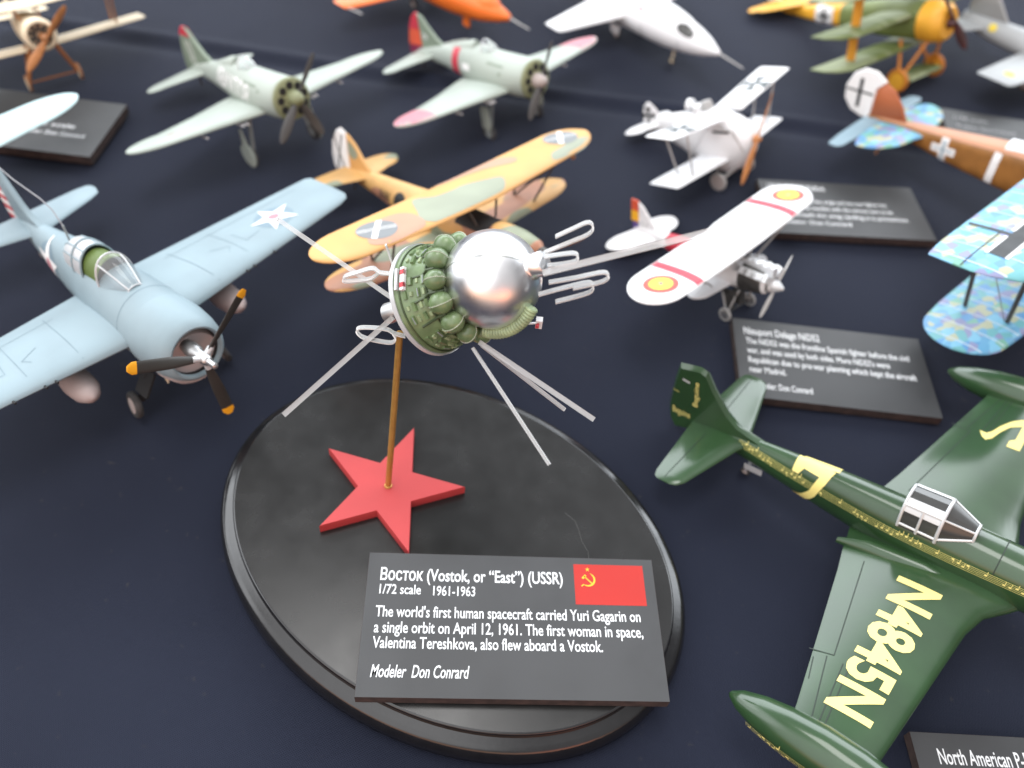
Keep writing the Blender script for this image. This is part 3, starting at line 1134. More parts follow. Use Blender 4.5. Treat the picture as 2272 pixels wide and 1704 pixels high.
def make_blue_fighter():
    P = Model('fighter_model', (-16.813, 23.632, 2.879), (-.6201, .193, -.0021), 'stubby blue grey fighter with white stars, black propeller with yellow tips', 'model aeroplane', GM)
    fus = Fus([(3.6, .12, 1.50, 1.45, 1.55), (2.4, .12, 1.48, 1.55, 1.6), (0.9, .15, 1.38, 1.62, 1.55, 2.1), (-1, .15, 1.22, 1.62, 1.45, 2.1), (-2.7, .22, 1.02, 1.62, 1.25, 2.1), (-4.4, .38, .80, 1.25, 1.05), (-6.0, .52, .55, .95, .8), (-7.6, .62, .34, .62, .55), (-9.0, .70, .08, .25, .3)])
    mb = MB()
    fus.mesh(mb, 40)
    for sd in (-1,):
        f = fus.side(sd)
        mb.poly(disc(-4.2, .55, .95), fus.side(sd, .008), 1, .2)
        mb.poly(star(-4.2, .57, 1.2, 0.0), f, 2, .2)
        mb.poly(disc(-4.2, .55, .32), fus.side(sd, .022), 3, .1)
        v2, fc = text2d('F-12', 1.15, .62)
        mb.decal([(p[0] - 3.0, p[1] - .35) for p in v2], fc, f, 4, .3)
    f = fus.side(1)
    mb.poly(star(-4.35, .52, .98, 0.0), f, 2, .2)
    fus.patch(mb, 2.62, 2.58, 0, 2 * PI, 4, .006, 1, 40)
    fo = P.part('fuselage', mb, ['blue_grey', 'faded_blue', 'white_mark', 'pink', 'panel'])
    mb = MB()
    prof = [(3.55, 1.53), (4.3, 1.53), (5.0, 1.46), (5.5, 1.35), (5.78, 1.22), (5.88, 1.10), (5.86, 1.02), (5.7, .99), (4.7, .97), (4.6, .3), (4.6, .02)]
    mb.lathe(prof[:8], (0, -.04, .12), (1, 0, 0), 48, 0, caps=False)
    mb.lathe(prof[7:], (0, -.04, .12), (1, 0, 0), 48, 1, caps=False)
    for k in range(9):
        g = 2 * PI * k / 9
        mb.tube([(4.85, -.04 + .28 * math.cos(g), .12 + .28 * math.sin(g)), (4.85, -.04 + .92 * math.cos(g), .12 + .92 * math.sin(g))], .13, 8, 2)
    P.part('cowling', mb, ['blue_grey', 'dark', 'engine'])
    wg = Wing([(0, 3.6, -1.8, .12, .85), (1.4, 3.36, -1.66, .16, .82), (10.1, 2.62, -.74, .50, .36), (10.6, 2.44, -.68, .52, .25), (10.82, 2.1, -.5, .52, .08)])
    for sd in (1, -1):
        mb = MB()
        wg.mesh(mb, (sd,), 0, 18)
        t = wg.top(.012)
        mb.poly(disc(1.1, sd * 7.4, .92), wg.top(.008), 6, .3)
        mb.poly(star(1.1, sd * 7.4, 1.16, .55 * sd + .3), wg.top(.016), 2, .3)
        mb.poly(disc(1.1, sd * 7.4, .27), wg.top(.024), 3, .2)
        decal_lines(mb, wg, [((-.55, sd * 2.6), (-.2, sd * 9.6)), ((.63, sd * 5.36), (1.69, sd * 5.48)), ((1.69, sd * 5.48), (1.5, sd * 6.3)), ((1.0, sd * 3.98), (1.45, sd * 4.73)), ((1.45, sd * 4.73), (1.8, sd * 4.5)), ((3.0, sd * 3.1), (-.9, sd * 2.9)), ((2.4, sd * 5.0), (-.6, sd * 4.85))], 4, .022)
        for yy in (4.35, 4.75, 5.9):
            mb.tube([(wg.chordpos(0, sd * yy) - .1, sd * yy, wg.par(yy)[2] + .02), (wg.chordpos(0, sd * yy) + .16, sd * yy, wg.par(yy)[2] + .02)], .05, 8, 5)
        P.part('wing', mb, ['blue_grey', 'grey_mark', 'white_mark', 'pink', 'panel', 'dark', 'faded_blue'])
        mb = MB()
        mb.lathe([(-1.6, .03), (-1.3, .25), (-.6, .50), (.2, .60), (.9, .55), (1.3, .36), (1.5, .12), (1.53, .02)], (1.75, sd * 3.5, -1.05), (1, 0, -.05), 28, 0)
        mb.tube([(1.7, sd * 3.5, -.5), (1.5, sd * 3.5, .05)], .10, 8, 0)
        P.part('drop_tank', mb, ['belly_grey'])
    tl = Wing([(0, -6.2, -8.75, .95, .3), (2.9, -7.15, -8.72, .97, .2), (3.45, -7.45, -8.62, .97, .1), (3.6, -7.9, -8.4, .97, .04)])
    mb = MB()
    tl.mesh(mb, (1, -1), 0, 12)
    P.part('tailplane', mb, ['blue_grey'])
    mb = MB()
    mb.plate([(-5.6, 1.35), (-6.3, 1.62), (-6.9, 2.1), (-7.9, 3.6), (-8.3, 3.95), (-8.55, 3.9), (-8.5, 1.0), (-7.5, .9)], .26)
    fin = P.part('fin', mb, ['blue_grey'])
    mb = MB()
    zs = [0.7 + .27 * k for k in range(13)]
    for k in range(12):
        def rx(z):
            return -9.55 + max(0, z - 3.0) * .55
        mb.box(((-8.52 + rx(zs[k])) / 2, 0, zs[k] + .135), (-rx(zs[k]) - 8.52, .13, .27), k % 2)
    P.part('rudder', mb, ['red_mark', 'white_mark'])
    # cockpit: green opening, windscreen, slid-back hood
    mb = MB()
    mb.rings([[(.9 * 0 + x, .72 * math.cos(g), 1.35 + z * math.sin(g)) for g in [PI * k / 16 for k in range(17)]] for x, z in ((.75, .92), (.68, .98), (-.55, .98), (-.62, .92))], 0, False, False, closed=False)
    mb.rings([[(x, .60 * math.cos(g), 1.35 + .84 * math.sin(g)) for g in [PI * k / 16 for k in range(17)]] for x in (.72, -.60)], 1, True, True, closed=False)
    P.part('cockpit_rim', mb, ['inside_green', 'dark'])
    mb = MB()
    ws = [[(x, w * math.cos(g), 1.30 + h_ * math.sin(g) ** .8) for g in [PI * k / 14 for k in range(15)]] for x, w, h_ in ((.78, .78, 1.32), (1.2, .74, 1.22), (1.7, .60, .92), (2.3, .40, .45))]
    mb.rings(ws, 0, False, False, closed=False)
    wso = P.part('windscreen', mb, ['canopy'])
    mb = MB()
    for k in (0, 4, 10, 14):
        mb.tube([Vector(r[k]) * 1.004 for r in ws], .032, 6)
    mb.tube([Vector(p) * 1.004 for p in ws[0]], .045, 6)
    mb.tube([Vector(p) for p in ws[-1]], .03, 6)
    P.part('windscreen_frame', mb, ['canopy_white'], wso)
    mb = MB()
    hd = [[(x, w * math.cos(g), 1.30 + h_ * math.sin(g)) for g in [PI * k / 14 for k in range(15)]] for x, w, h_ in ((-.55, .80, 1.20), (-1.3, .80, 1.18), (-2.1, .74, 1.02), (-2.6, .62, .70))]
    mb.rings(hd, 0, False, False, closed=False)
    for k in (0, 3, 5, 9, 11, 14):
        mb.tube([Vector(r[k]) * 1.004 for r in hd], .035, 6, 1)
    for r in (hd[0], hd[1]):
        mb.tube([Vector(p) * 1.004 for p in r], .05, 6, 1)
    P.part('sliding_hood', mb, ['canopy_white', 'blue_grey'])
    strut(P, (-2.85, 0, 1.75), (-2.75, 0, 2.65), .045, 'gear_grey', 'antenna_mast')
    mb = MB()
    mb.tube([(-2.75, 0, 2.63), (-3.1, 0.0, 3.3), (-3.6, -.1, 3.7), (-5.5, -.2, 4.0), (-8.2, 0, 4.0)], .025, 6)
    P.part('antenna_wire', mb, ['wire'])
    # propeller
    hc = (6.75, -.2, .42)
    mb = MB()
    mb.lathe([(-1.6, .22), (-.9, .32), (-.5, .30), (-.3, .22), (.1, .24), (.25, .2), (.3, .13), (.75, .12), (.8, .04)], hc, (1, 0, 0), 20)
    pr = P.part('propeller', mb, ['steel'])
    for ph in (.62, 2.66, 4.75):
        mb = MB()
        blade(mb, hc, ph, 3.0, .18, .47, .6, .2, .15, .12, 1, True)
        mb.tube([Vector(hc) + Vector((0, math.cos(ph), math.sin(ph))) * .1, Vector(hc) + Vector((0, math.cos(ph), math.sin(ph))) * .5], .13, 10, 2)
        P.part('blade', mb, ['prop_dark', 'yellow_tip', 'canopy_white'], pr)
    # undercarriage
    for sd in (1, -1):
        wheel(P, (2.75, sd * 2.15, -2.88), .60, .36, (0.12, 1, sd * .22), cap=.62)
        mb = MB()
        mb.tube([(2.9, sd * .8, -1.2), (2.8, sd * 1.85, -2.8)], .16, 10)
        mb.tube([(2.0, sd * .7, -1.2), (2.75, sd * 1.8, -2.7)], .07, 8)
        mb.box((3.0, sd * 1.45, -2.0), (.9, .1, 1.1), 0, Matrix.Rotation(sd * .7, 3, 'X'))
        P.part('gear_leg', mb, ['dark'])
    mb = MB()
    mb.tube([(3.6, -.75, -1.35), (3.75, -.85, -2.05)], [.18, .03], 8)
    P.part('exhaust_fairing', mb, ['cream'])
    mb = MB()
    mb.lathe([(-1.3, .9), (-.4, 1.28), (.6, 1.34), (1.2, 1.22), (1.45, 1.05)], (4.05, -.04, -.36), (1, 0, .02), 32)
    P.part('chin_intake', mb, ['belly_grey'])
    wheel(P, (-8.1, 0, -.95), .22, .14)
    strut(P, (-8.1, 0, -.95), (-7.9, 0, .3), .06, 'gear_grey', 'tail_strut')


make_blue_fighter()

# ================================================================== green racer
SEVEN = [(0, .95), (.0, .62), (.16, .62), (.24, .74), (.62, .74), (.50, .48), (.30, .33), (.08, .22), (.0, .1), (.06, -.02), (.20, -.14), (.18, .04), (.26, .14), (.46, .26), (.66, .44), (.80, .68), (.88, .95)]


def staff(mb, mapf, x0, x1, v0, gap, mi_l, mi_n, seed, nd=0.45, thin=.022):
    rng = random.Random(seed)
    for k in range(5):
        mb.poly([(x0, v0 + gap * k), (x1, v0 + gap * k), (x1, v0 + gap * k + thin), (x0, v0 + gap * k + thin)], mapf, mi_l, .5)
    x = x0 + .15
    while x < x1 - .1:
        if rng.random() < .80:
            k = rng.choice((0, 1, 1, 2, 3))
            mb.poly(disc(x, v0 + gap * (k + .5), gap * .62, 10, 1.25, .9), mapf, mi_n, .4)
            up = rng.random() < .7
            mb.poly(rect(x + gap * .6, v0 + gap * (k + (1.9 if up else -.2)), .022, gap * 2.6), mapf, mi_n, .4)
            x += rng.choice((.14, .17, .20))
        else:
            x += rng.choice((.25, .4, .6))


def make_racer():
    P = Model('racing_plane_model', (15.904, 17.071, 2.593), (-.6076, .2255, -.0015), 'glossy dark green racing plane with yellow lettering and wing tip tanks', 'model aeroplane', GM)
    fus = Fus([(8.6, .25, .30, .32, .35), (8.2, .25, .62, .62, .7), (6.5, .28, .82, .88, 1.0, 2.2), (4, .25, .92, 1.0, 1.2, 2.3), (1.8, .2, .97, 1.12, 1.3, 2.3), (0, .15, .95, 1.15, 1.35, 2.3), (-1.5, .15, .88, 1.12, 1.2, 2.2), (-3.3, .20, .74, 1.02, 1.0, 2.2), (-5.2, .28, .56, .86, .82), (-7.2, .40, .36, .60, .60), (-9, .40, .22, .35, .45), (-10.6, .30, .05, .2, .35)])
    mb = MB()
    fus.mesh(mb, 40)
    for sd in (-1, 1):
        wp = fus.wrap(sd, .016)
        staff(mb, fus.wrap(sd, .010), -7.5, 6.5, .16, .062, 1, 2, 5)
        kk = 2.0
        if sd < 0:
            sv = [(-5.05 + p[0] * 1.75, -1.15 + p[1] * 2.62) for p in SEVEN]
        else:
            sv = [(-3.4 - p[0] * 1.75, -1.15 + p[1] * 2.62) for p in SEVEN]
        mb.poly(sv, fus.wrap(sd, .022), 3, .18)
    fus.patch(mb, 2.62, 2.58, .2, PI - .2, 4, .008, 1, 24)
    fus.patch(mb, 5.62, 5.58, .2, PI - .2, 4, .008, 1, 24)
    fo = P.part('fuselage', mb, ['race_green', 'gold_line', 'cream_mark', 'cream_mark', 'green_line'])
    wg = Wing([(0, 4.3, -2.5, -.55, .95), (1.1, 3.55, -2.25, -.5, .9), (1.9, 2.95, -2.10, -.44, .80), (2.9, 2.68, -1.85, -.38, .72), (8.75, 2.20, -.62, -.05, .42), (9.2, 2.15, -.55, -.03, .40)])
    for sd in (1, -1):
        mb = MB()
        wg.mesh(mb, (sd,), 0, 20)
        decal_lines(mb, wg, [((-1.22, sd * 2.1), (-.42, sd * 6.45)), ((-.42, sd * 6.45), (-1.2, sd * 6.62)), ((-.60, sd * 6.60), (-.02, sd * 9.0)), ((-.05, sd * 6.6), (.2, sd * 8.9)), ((-.95, sd * 6.85), (-.72, sd * 7.7)), ((.15, sd * 6.5), (.4, sd * 9.0))], 2, .035)
        if sd < 0:
            v2, f = text2d('N4845N', 6.15, 1.42, bold=.03)
            y0 = 2.2
            mb.decal([(.10 + p[1], -(y0 - .08 + p[0])) for p in v2], f, wg.top(.016), 1, .35)
        else:
            mb.poly([(.08 + p[1] * 1.5, 6.2 + p[0] * 2.3) for p in SEVEN], wg.top(.016), 1, .3)
        wo = P.part('wing', mb, ['race_green', 'cream_mark', 'green_line'])
        mb = MB()
        mb.lathe([(-2.5, .03), (-2.44, .12), (-2.1, .34), (-1.4, .56), (-.5, .72), (.6, .80), (1.8, .76), (3.0, .56), (3.8, .3), (4.2, .04)], (0, sd * 9.72, -.02), (1, 0, .015), 36)
        tk = P.part('tip_tank', mb, ['race_green'])
        mb = MB()
        mp = lambda x, v, sd=sd: (x, sd * 9.72 + sd * (.82 * math.cos(v / .8)) * max(.05, (1 - ((x - .8) / 3.5) ** 2)) ** .5, -.02 + .82 * math.sin(v / .8) * max(.05, (1 - ((x - .8) / 3.5) ** 2)) ** .5)
        staff(mb, mp, -1.6, 2.8, -.25, .075, 0, 1, 9)
        P.part('note_stripe', mb, ['gold_line', 'cream_mark'], tk)
        mb = MB()
        mb.rings([[(x, sd * (yb + w * math.cos(g)), zb + hh * math.sin(g)) for g in [PI * k / 8 - .2 for k in range(10)]] for x, yb, zb, w, hh in ((-2.45, 1.65, -.40, .10, .15), (-1.4, 1.35, -.38, .35, .35), (.6, 1.2, -.40, .35, .45), (2.3, 1.25, -.48, .35, .4), (3.2, 1.3, -.5, .1, .15))], 0, True, True, closed=False)
        P.part('wing_fillet', mb, ['race_green'])
    tl = Wing([(0, -7.0, -9.75, .62, .36), (.6, -7.35, -9.7, .62, .32), (3.4, -8.15, -9.45, .66, .18), (3.68, -8.35, -9.35, .66, .12), (3.78, -8.6, -9.2, .66, .05)])
    for sd in (1, -1):
        mb = MB()
        tl.mesh(mb, (sd,), 0, 14)
        decal_lines(mb, tl, [((-8.85, sd * .6), (-8.95, sd * 3.6))], 1, .03)
        P.part('tailplane', mb, ['race_green', 'green_line'])
    mb = MB()
    finp = [(-6.2, .92), (-7.0, 1.1), (-7.6, 1.28), (-8.2, 1.8), (-8.9, 2.8), (-9.3, 3.55), (-9.6, 3.66), (-10.55, 3.45), (-10.75, 2.6), (-11.0, 1.0), (-10.95, .2), (-10.7, -.25), (-10.2, -.1), (-9, .1), (-7.5, .3)]
    mb.plate(finp, .34, 0, .08)
    for sd in (-1, 1):
        g = lambda u, v, sd=sd: (u, sd * .186, v)
        v2, f = text2d('Beguine', 1.35, .24)
        mb.decal([(-9.55 + sd * p[1], 1.55 + (p[0] if sd > 0 else p[0])) for p in v2], f, g, 1, 2)
        v2, f = text2d('Beguine', .85, .36)
        mb.decal([((-10.72 + p[0]) if sd < 0 else (-9.87 - p[0]), .72 + p[1]) for p in v2], f, g, 1, 2)
        mb.poly(rect(-10.15, 2.75, .35, .10, -.15), g, 2, 2)
        mb.poly(rect(-10.6, 2.0, .3, .05, -.2), g, 3, 2)
    P.part('fin', mb, ['race_green', 'cream_mark', 'canopy_white', 'gold_line'], angle=30)
    # canopy
    mb = MB()
    secs = [(-.80, .70, 1.10, .98), (-.78, .74, 1.14, 1.0), (.55, .76, 1.16, 1.0), (1.62, .42, 1.12, .60)]

    def arch(x, w, zb, hh):
        pts = [(-1, -.15), (-1.0, .0), (-.97, .25), (-.86, .55), (-.70, .78), (-.42, .94), (0, 1.0), (.42, .94), (.70, .78), (.86, .55), (.97, .25), (1.0, .0), (1, -.15)]
        return [(x, w * a, zb + hh * b) for a, b in pts]
    A0, A1, A2 = arch(-.78, .78, 1.02, 1.06), arch(.55, .80, 1.04, 1.10), arch(1.62, .34, 1.30, .36)
    mb.rings([A0, A1, A2], 0, True, False, closed=False)
    co = P.part('canopy', mb, ['dark_glass'], angle=20)
    mb = MB()
    fr = lambda pts, r: mb.tube([Vector((p[0], p[1] * 1.01, p[2] + .012)) for p in pts], r * .75, 8)
    fr(A0, .075)
    fr(A1, .085)
    mid = [tuple((Vector(a) * .5 + Vector(b) * .5)) for a, b in zip(A0, A1)]
    fr(mid[:5], .07)
    fr(mid[-5:], .07)
    for k in (1, 11):
        fr([A0[k], A1[k], A2[k]], .07)
    for k in (4, 8):
        fr([A0[k], A1[k]], .08)
    for k in (4, 8):
        fr([A1[k], A2[k]], .055)
    fr(A2, .07)
    # painted metal roof between the side rails
    for q0, q1 in ((3, 6), (7, 10)):
        mb.rings([[(x, p[1] * 1.02, p[2] + .02) for p in A[q0:q1]] for x, A in ((-.78, A0), (.55, A1))], 0, False, False, closed=False)
    P.part('canopy_frame', mb, ['canopy_white'], co)
    for sd in (1, -1):
        wheel(P, (1.6, sd * 3.0, -2.35), .66, .36)
        gear_leg(P, [(1.6, sd * 2.75, -.3), (1.6, sd * 2.75, -2.35)], .10, 'gear_grey')
        mb = MB()
        mb.plate([(1.2, -.7), (2.0, -.7), (2.0, -2.1), (1.3, -2.2)], .06, 0, .06, sd * 2.6)
        P.part('gear_door', mb, ['race_green'])
    wheel(P, (-7.15, 0, -1.05), .22, .13)
    mb = MB()
    mb.tube([(-6.9, 0, -.1), (-7.15, 0, -1.05)], .06, 8)
    for sd in (1, -1):
        mb.box((-6.75, sd * .2, -.5), (.8, .04, .3), 0)
    P.part('tail_strut', mb, ['canopy_white'])
    mb = MB()
    mb.lathe([(8.15, .64), (8.6, .56), (9.2, .35), (9.6, .04)], (0, 0, .25), (1, 0, 0), 28)
    pr = P.part('propeller', mb, ['race_green'])
    for k in range(4):
        mb = MB()
        blade(mb, (8.6, 0, .25), .6 + PI / 2 * k, 3.3, .3, .6, .8, .3, .14)
        P.part('blade', mb, ['prop_dark'], pr)


make_racer()

# ================================================================== sand coloured biplane


def make_sand_biplane():
    P = Model('biplane_model', (-4.219, 31.862, 2.095), (-.6831, .2238, -.0832), 'sand, green and brown camouflaged biplane standing behind the spacecraft', 'model aeroplane', GM)
    fus = Fus([(6.6, 1.05, .10, .18, .2), (6.2, .95, .45, .50, .6), (5.0, .70, .78, .82, 1.0, 2.3), (3.2, .45, .88, 1.0, 1.15, 2.3), (1.4, .35, .90, 1.10, 1.15, 2.3), (-.6, .35, .86, 1.1, 1.05, 2.2), (-2.6, .40, .70, .95, .85), (-4.6, .50, .50, .72, .62), (-6.4, .58, .32, .48, .45), (-8.3, .55, .10, .25, .3)])
    mb = MB()
    fus.mesh(mb, 36)
    for sd in (-1, 1):
        mb.poly(disc(-2.6, .55, .55), fus.side(sd), 1, .2)
        v2, f = text2d('AW', 1.0, .55, bold=.02)
        mb.decal([(-4.5 + p[0], .28 + p[1]) if sd < 0 else (-3.5 - p[0], .28 + p[1]) for p in v2], f, fus.side(sd), 1, .25)
    fus.patch(mb, 3.7, 1.6, .62, PI - .62, 2, .012)
    P.part('fuselage', mb, ['spain_camo', 'black_mark', 'dark'])
    up = Wing([(0, 3.35, .25, 2.38, .42), (6.6, 3.1, .35, 2.52, .36)], (8.78, 1.75, 2.62), skew=.05)
    mb = MB()
    up.mesh(mb, (1, -1), 0, 18)
    for pts, mi in (([(0.94, -2.61), (0.79, -2.19), (1.33, -1.58), (1.43, -0.58), (1.39, 0.08), (1.8, 1.05), (2.24, 1.8), (3.05, 1.2), (3.20, 0.2), (3.25, -0.99), (3.28, -2.52), (3.22, -3.3), (2.77, -3.6), (1.97, -3.19)], 4),
                    ([(0.26, -0.7), (0.24, 0.9), (0.2, 2.48), (0.3, 3.42), (1.05, 3.9), (1.5, 3.4), (0.95, 2.3), (0.60, 1.16), (0.45, 0.04)], 5),
                    ([(1.35, -5.1), (1.42, -4.1), (1.85, -3.6), (2.5, -3.5), (3.2, -3.7), (3.34, -4.64), (3.34, -5.9), (2.9, -6.5), (1.9, -5.7)], 5),
                    ([(2.2, 8.0), (2.72, 7.2), (2.80, 5.72), (2.72, 4.9), (2.2, 5.3), (2.05, 6.2), (1.9, 7.2)], 4)):
        mb.poly(blob(pts), up.top(.012), mi, .3)
    for cx, cy in ((2.12, -5.5), (1.17, 7.05)):
        mb.poly(disc(cx, cy, .90), up.top(.020), 1, .3)
        mb.poly(rect(cx, cy, 1.80, .25, -.76), up.top(.032), 2, .3)
        for q in (-.09, .09):
            mb.poly(rect(cx + q * .9, cy - q * .4, 1.72, .05, 1.12), up.top(.028), 3, .3)
    P.part('upper_wing', mb, ['sand', 'grey_mark', 'white_mark', 'white_mark', 'camo_green', 'camo_brown'])
    lo = Wing([(0, 2.3, -.6, -.15, .4), (5.5, 1.95, -.35, .05, .3)], (7.6, .85, .15))
    mb = MB()
    lo.mesh(mb, (1, -1), 0, 16)
    P.part('lower_wing', mb, ['spain_camo'])
    tl = Wing([(0, -5.7, -8.0, .80, .22), (1.5, -6.2, -7.9, .82, .18)], (2.75, -7.2, .83))
    mb = MB()
    tl.mesh(mb, (1, -1), 0, 12)
    P.part('tailplane', mb, ['spain_camo'])
    mb = MB()
    mb.plate([(-5.5, .98), (-6.2, 1.6), (-6.9, 2.4), (-7.48, 2.80), (-7.52, .6), (-6.5, .7)], .2)
    for sd in (1, -1):
        mb.poly(blob([(-6.9, 1.5), (-6.6, 1.9), (-6.95, 2.25), (-7.3, 2.4), (-7.35, 1.7)]), lambda u, v, sd=sd: (u, sd * .108, v), 1, 2)
    P.part('fin', mb, ['sand', 'camo_green'])
    mb = MB()
    rp = [(-7.50, .35), (-7.50, 2.80), (-7.9, 2.98), (-8.4, 2.72), (-8.85, 2.1), (-9.05, 1.3), (-9.0, .6), (-8.7, .15), (-8.2, .1)]
    mb.plate(rp, .18, 0, .08)
    for sd in (-1, 1):
        g = lambda u, v, sd=sd: (u, sd * .10, v)
        mb.poly(rect(-8.25, 1.5, 2.4, .10, 1.2), g, 1, 3)
        mb.poly(rect(-8.25, 1.5, 2.4, .10, -1.2), lambda u, v, sd=sd: (u, sd * .101, v), 1, 3)
    P.part('rudder', mb, ['white_mark', 'black_mark'])
    for sd in (1, -1):
        for a, b in (((2.7, sd * 5.0, 2.4), (1.5, sd * 4.6, 0)), ((.8, sd * 5.0, 2.4), (.1, sd * 4.6, 0)), ((2.7, sd * 5.0, 2.4), (.1, sd * 4.6, 0)), ((2.7, sd * 1.0, 2.4), (3.0, sd * .6, 1.3)), ((1.0, sd * 1.0, 2.4), (1.6, sd * .6, 1.3))):
            strut(P, a, b, .055, 'strut_dark')
        mb = MB()
        mb.tube([(2.6, sd * .5, -.5), (2.66, sd * 1.2, -2.0)], .12, 8)
        mb.ball((2.55, sd * 1.25, -2.05), .5, 16, 0, sc=(.45, 1, 1.5), ax=(1, 0, 0))
        P.part('wheel_spat', mb, ['sand'])
        wheel(P, (2.66, sd * 1.25, -2.35), .42, .26)
    mb = MB()
    mb.lathe([(6.45, .22), (6.75, .2), (6.95, .05)], (0, 0, 1.05), (1, 0, 0), 16)
    pr = P.part('propeller', mb, ['strut_dark'])
    for ph in (-.12, -.12 + PI):
        mb = MB()
        blade(mb, (6.7, 0, 1.05), ph, 2.7, .1, .36, .8, .3, .12)
        P.part('blade', mb, ['prop_brown'], pr)
    strut(P, (-7.3, 0, .2), (-7.5, 0, -.4), .05, 'strut_dark', 'tail_skid')
    mb = MB()
    mb.tube([(1.9, 7.2, 2.35), (1.9, 7.2, 1.9)], .07, 8)
    mb.ball((1.95, 7.2, 1.85), .14, 10)
    P.part('pitot', mb, ['strut_wood'])


make_sand_biplane()

# ================================================================== the two grey green monoplanes


def make_stubby(kind, X, ang, label, phis, pc, R):
    P = Model('fighter_model', X, ang, label, 'model aeroplane', GM)
    red = kind == 'red'
    fus = Fus([(4.1, .22, 1.02, 1.02, 1.02), (3.9, .22, 1.10, 1.10, 1.10), (2.6, .22, 1.13, 1.13, 1.13), (1.0, .25, 1.06, 1.18, 1.05), (-.8, .30, .92, 1.22, .92), (-2.4, .36, .70, .98, .72), (-4.0, .42, .46, .72, .50), (-5.8, .40, .24, .42, .34), (-7.1, .32, .05, .2, .25)])
    mb = MB()
    fus.mesh(mb, 40)
    if red:
        fus.patch(mb, -1.75, -2.45, 0, 2 * PI, 1, .014, 4, 44)
        mb.poly(rect(-.95, .48, .75, .38), fus.side(-1), 2, .2)
        mb.poly(disc(2.2, .55, .10), fus.side(-1), 3, .2)
    else:
        v2, f = text2d('АВИАТОР', 4.1, .95, bold=.02)
        mb.decal([(-2.35 + p[0], .42 - .10 * p[0] + p[1] * .9) for p in v2], f, fus.side(-1), 2, .25)
        for x, z in ((2.7, .75), (2.75, -.1)):
            mb.poly(disc(x, z, .09), fus.side(-1), 3, .2)
    mb.poly(rect(1.7, .95, 1.4, .10, -.05), fus.side(-1), 3, .2)
    P.part('fuselage', mb, ['rus_grey', 'red_band', 'white_mark', 'rus_dark'])
    # cowl front: khaki plate with cooling holes
    mb = MB()
    o = (0, .06 if not red else -.05, .22)
    mb.lathe([(4.05, 1.10), (4.16, 1.06), (4.24, .92), (4.28, .3), (4.28, .02)], o, (1, 0, 0), 40, 0)
    for k in range(9):
        g = 2 * PI * (k + .25) / 9
        cen = (4.262, o[1] + .72 * math.cos(g), o[2] + .72 * math.sin(g))
        mb.lathe([(0, .205), (.012, .20), (.014, .01)], cen, (1, 0, 0), 14, 1)
    P.part('cowl_front', mb, ['khaki', 'dark'])
    mb = MB()
    mb.lathe([(4.25, .40), (4.55, .40), (4.85, .30), (5.02, .14), (5.06, .02)], pc and (0, pc[0], pc[1]) or o, (1, 0, 0), 28, 0)
    pr = P.part('propeller', mb, ['hub' if red else 'khaki'])
    for ph in phis:
        mb = MB()
        blade(mb, (4.62, pc[0], pc[1]), ph, R, .2, .50, .75, .3, .14)
        P.part('blade', mb, ['prop_grey'], pr)
    wg = Wing([(0, 3.0, -2.0, -.42, .62), (1.2, 2.72, -1.60, -.40, .55), (3.5, 2.5, -.65, -.32, .45), (5.9, 2.28, .10, -.24, .34)], (8.12, 1.3, -.16))
    for sd in (1, -1):
        mb = MB()
        wg.mesh(mb, (sd,), 0, 18)
        if red:
            st = [q for q in wg.st if q[0] >= 5.9]
            pts = [(q[1] - .03 if q[1] > 1.4 else q[1], sd * q[0]) for q in st] + [(q[2] + .03, sd * q[0]) for q in st[::-1]]
            mb.poly(pts, wg.top(.014), 1, .35)
        decal_lines(mb, wg, [((-.9, sd * 1.6), (.35, sd * 5.6)), ((.35, sd * 5.6), (.75, sd * 7.6))], 2, .03)
        if not red:
            mb.poly(rect(1.4, sd * 5.7, .08, .45), wg.top(.014), 3, .3)
        P.part('wing', mb, ['rus_grey', 'pink', 'rus_dark', 'pink'])
        for yy, ln in ((2.1, .9), (2.35, .9), (4.3, .5)):
            mb = MB()
            mb.tube([(2.5 - .1 * yy + ln * .5, sd * yy, -.62), (2.5 - .1 * yy - ln * .5, sd * yy, -.62)], .06, 8)
            P.part('rocket_rail', mb, ['white'])
        # undercarriage
        wx, wy = (1.75, 2.0)
        wheel(P, (wx, sd * wy, -2.70), .50, .26, (0.0, 1, sd * .12), hub='gear_grey')
        gear_leg(P, [(1.9, sd * 1.5, -.5), (wx, sd * (wy - .1), -2.7)], .08, 'gear_grey')
        gear_leg(P, [(1.1, sd * 1.2, -.5), (wx, sd * (wy - .1), -2.2)], .05, 'gear_grey')
        mb = MB()
        yy = sd * (wy + .20)
        if red:
            mb.plate([(wx - .3, -1.0), (wx + .35, -1.0), (wx + .45, -2.2), (wx + .2, -2.55), (wx - .35, -2.3)], .05, 0, .06, yy)
        else:
            mb.plate([(wx - .12, -1.0), (wx + .12, -1.0), (wx + .3, -1.9)] + [(wx + .74 * math.cos(a), -2.45 + .74 * math.sin(a)) for a in [.7 - k * .42 for k in range(11)]] + [(wx - .3, -1.9)], .06, 0, .06, yy)
        P.part('gear_door', mb, ['rus_grey'])
    tl = Wing([(0, -4.55, -6.75, .42, .26), (1.6, -4.95, -6.55, .34, .2), (2.6, -5.15, -6.4, .30, .17)], (3.5, -5.75, .22))
    mb = MB()
    tl.mesh(mb, (1, -1), 0, 14)
    P.part('tailplane', mb, ['rus_grey'])
    mb = MB()
    mb.plate([(-3.6, 1.0), (-4.4, 1.45), (-5.2, 2.2), (-5.75, 2.80), (-6.0, 2.85), (-6.0, .4), (-4.6, .6)], .24)
    g2 = [(-5.35, 2.34), (-5.75, 2.78), (-6.0, 2.83), (-6.0, 2.34)]
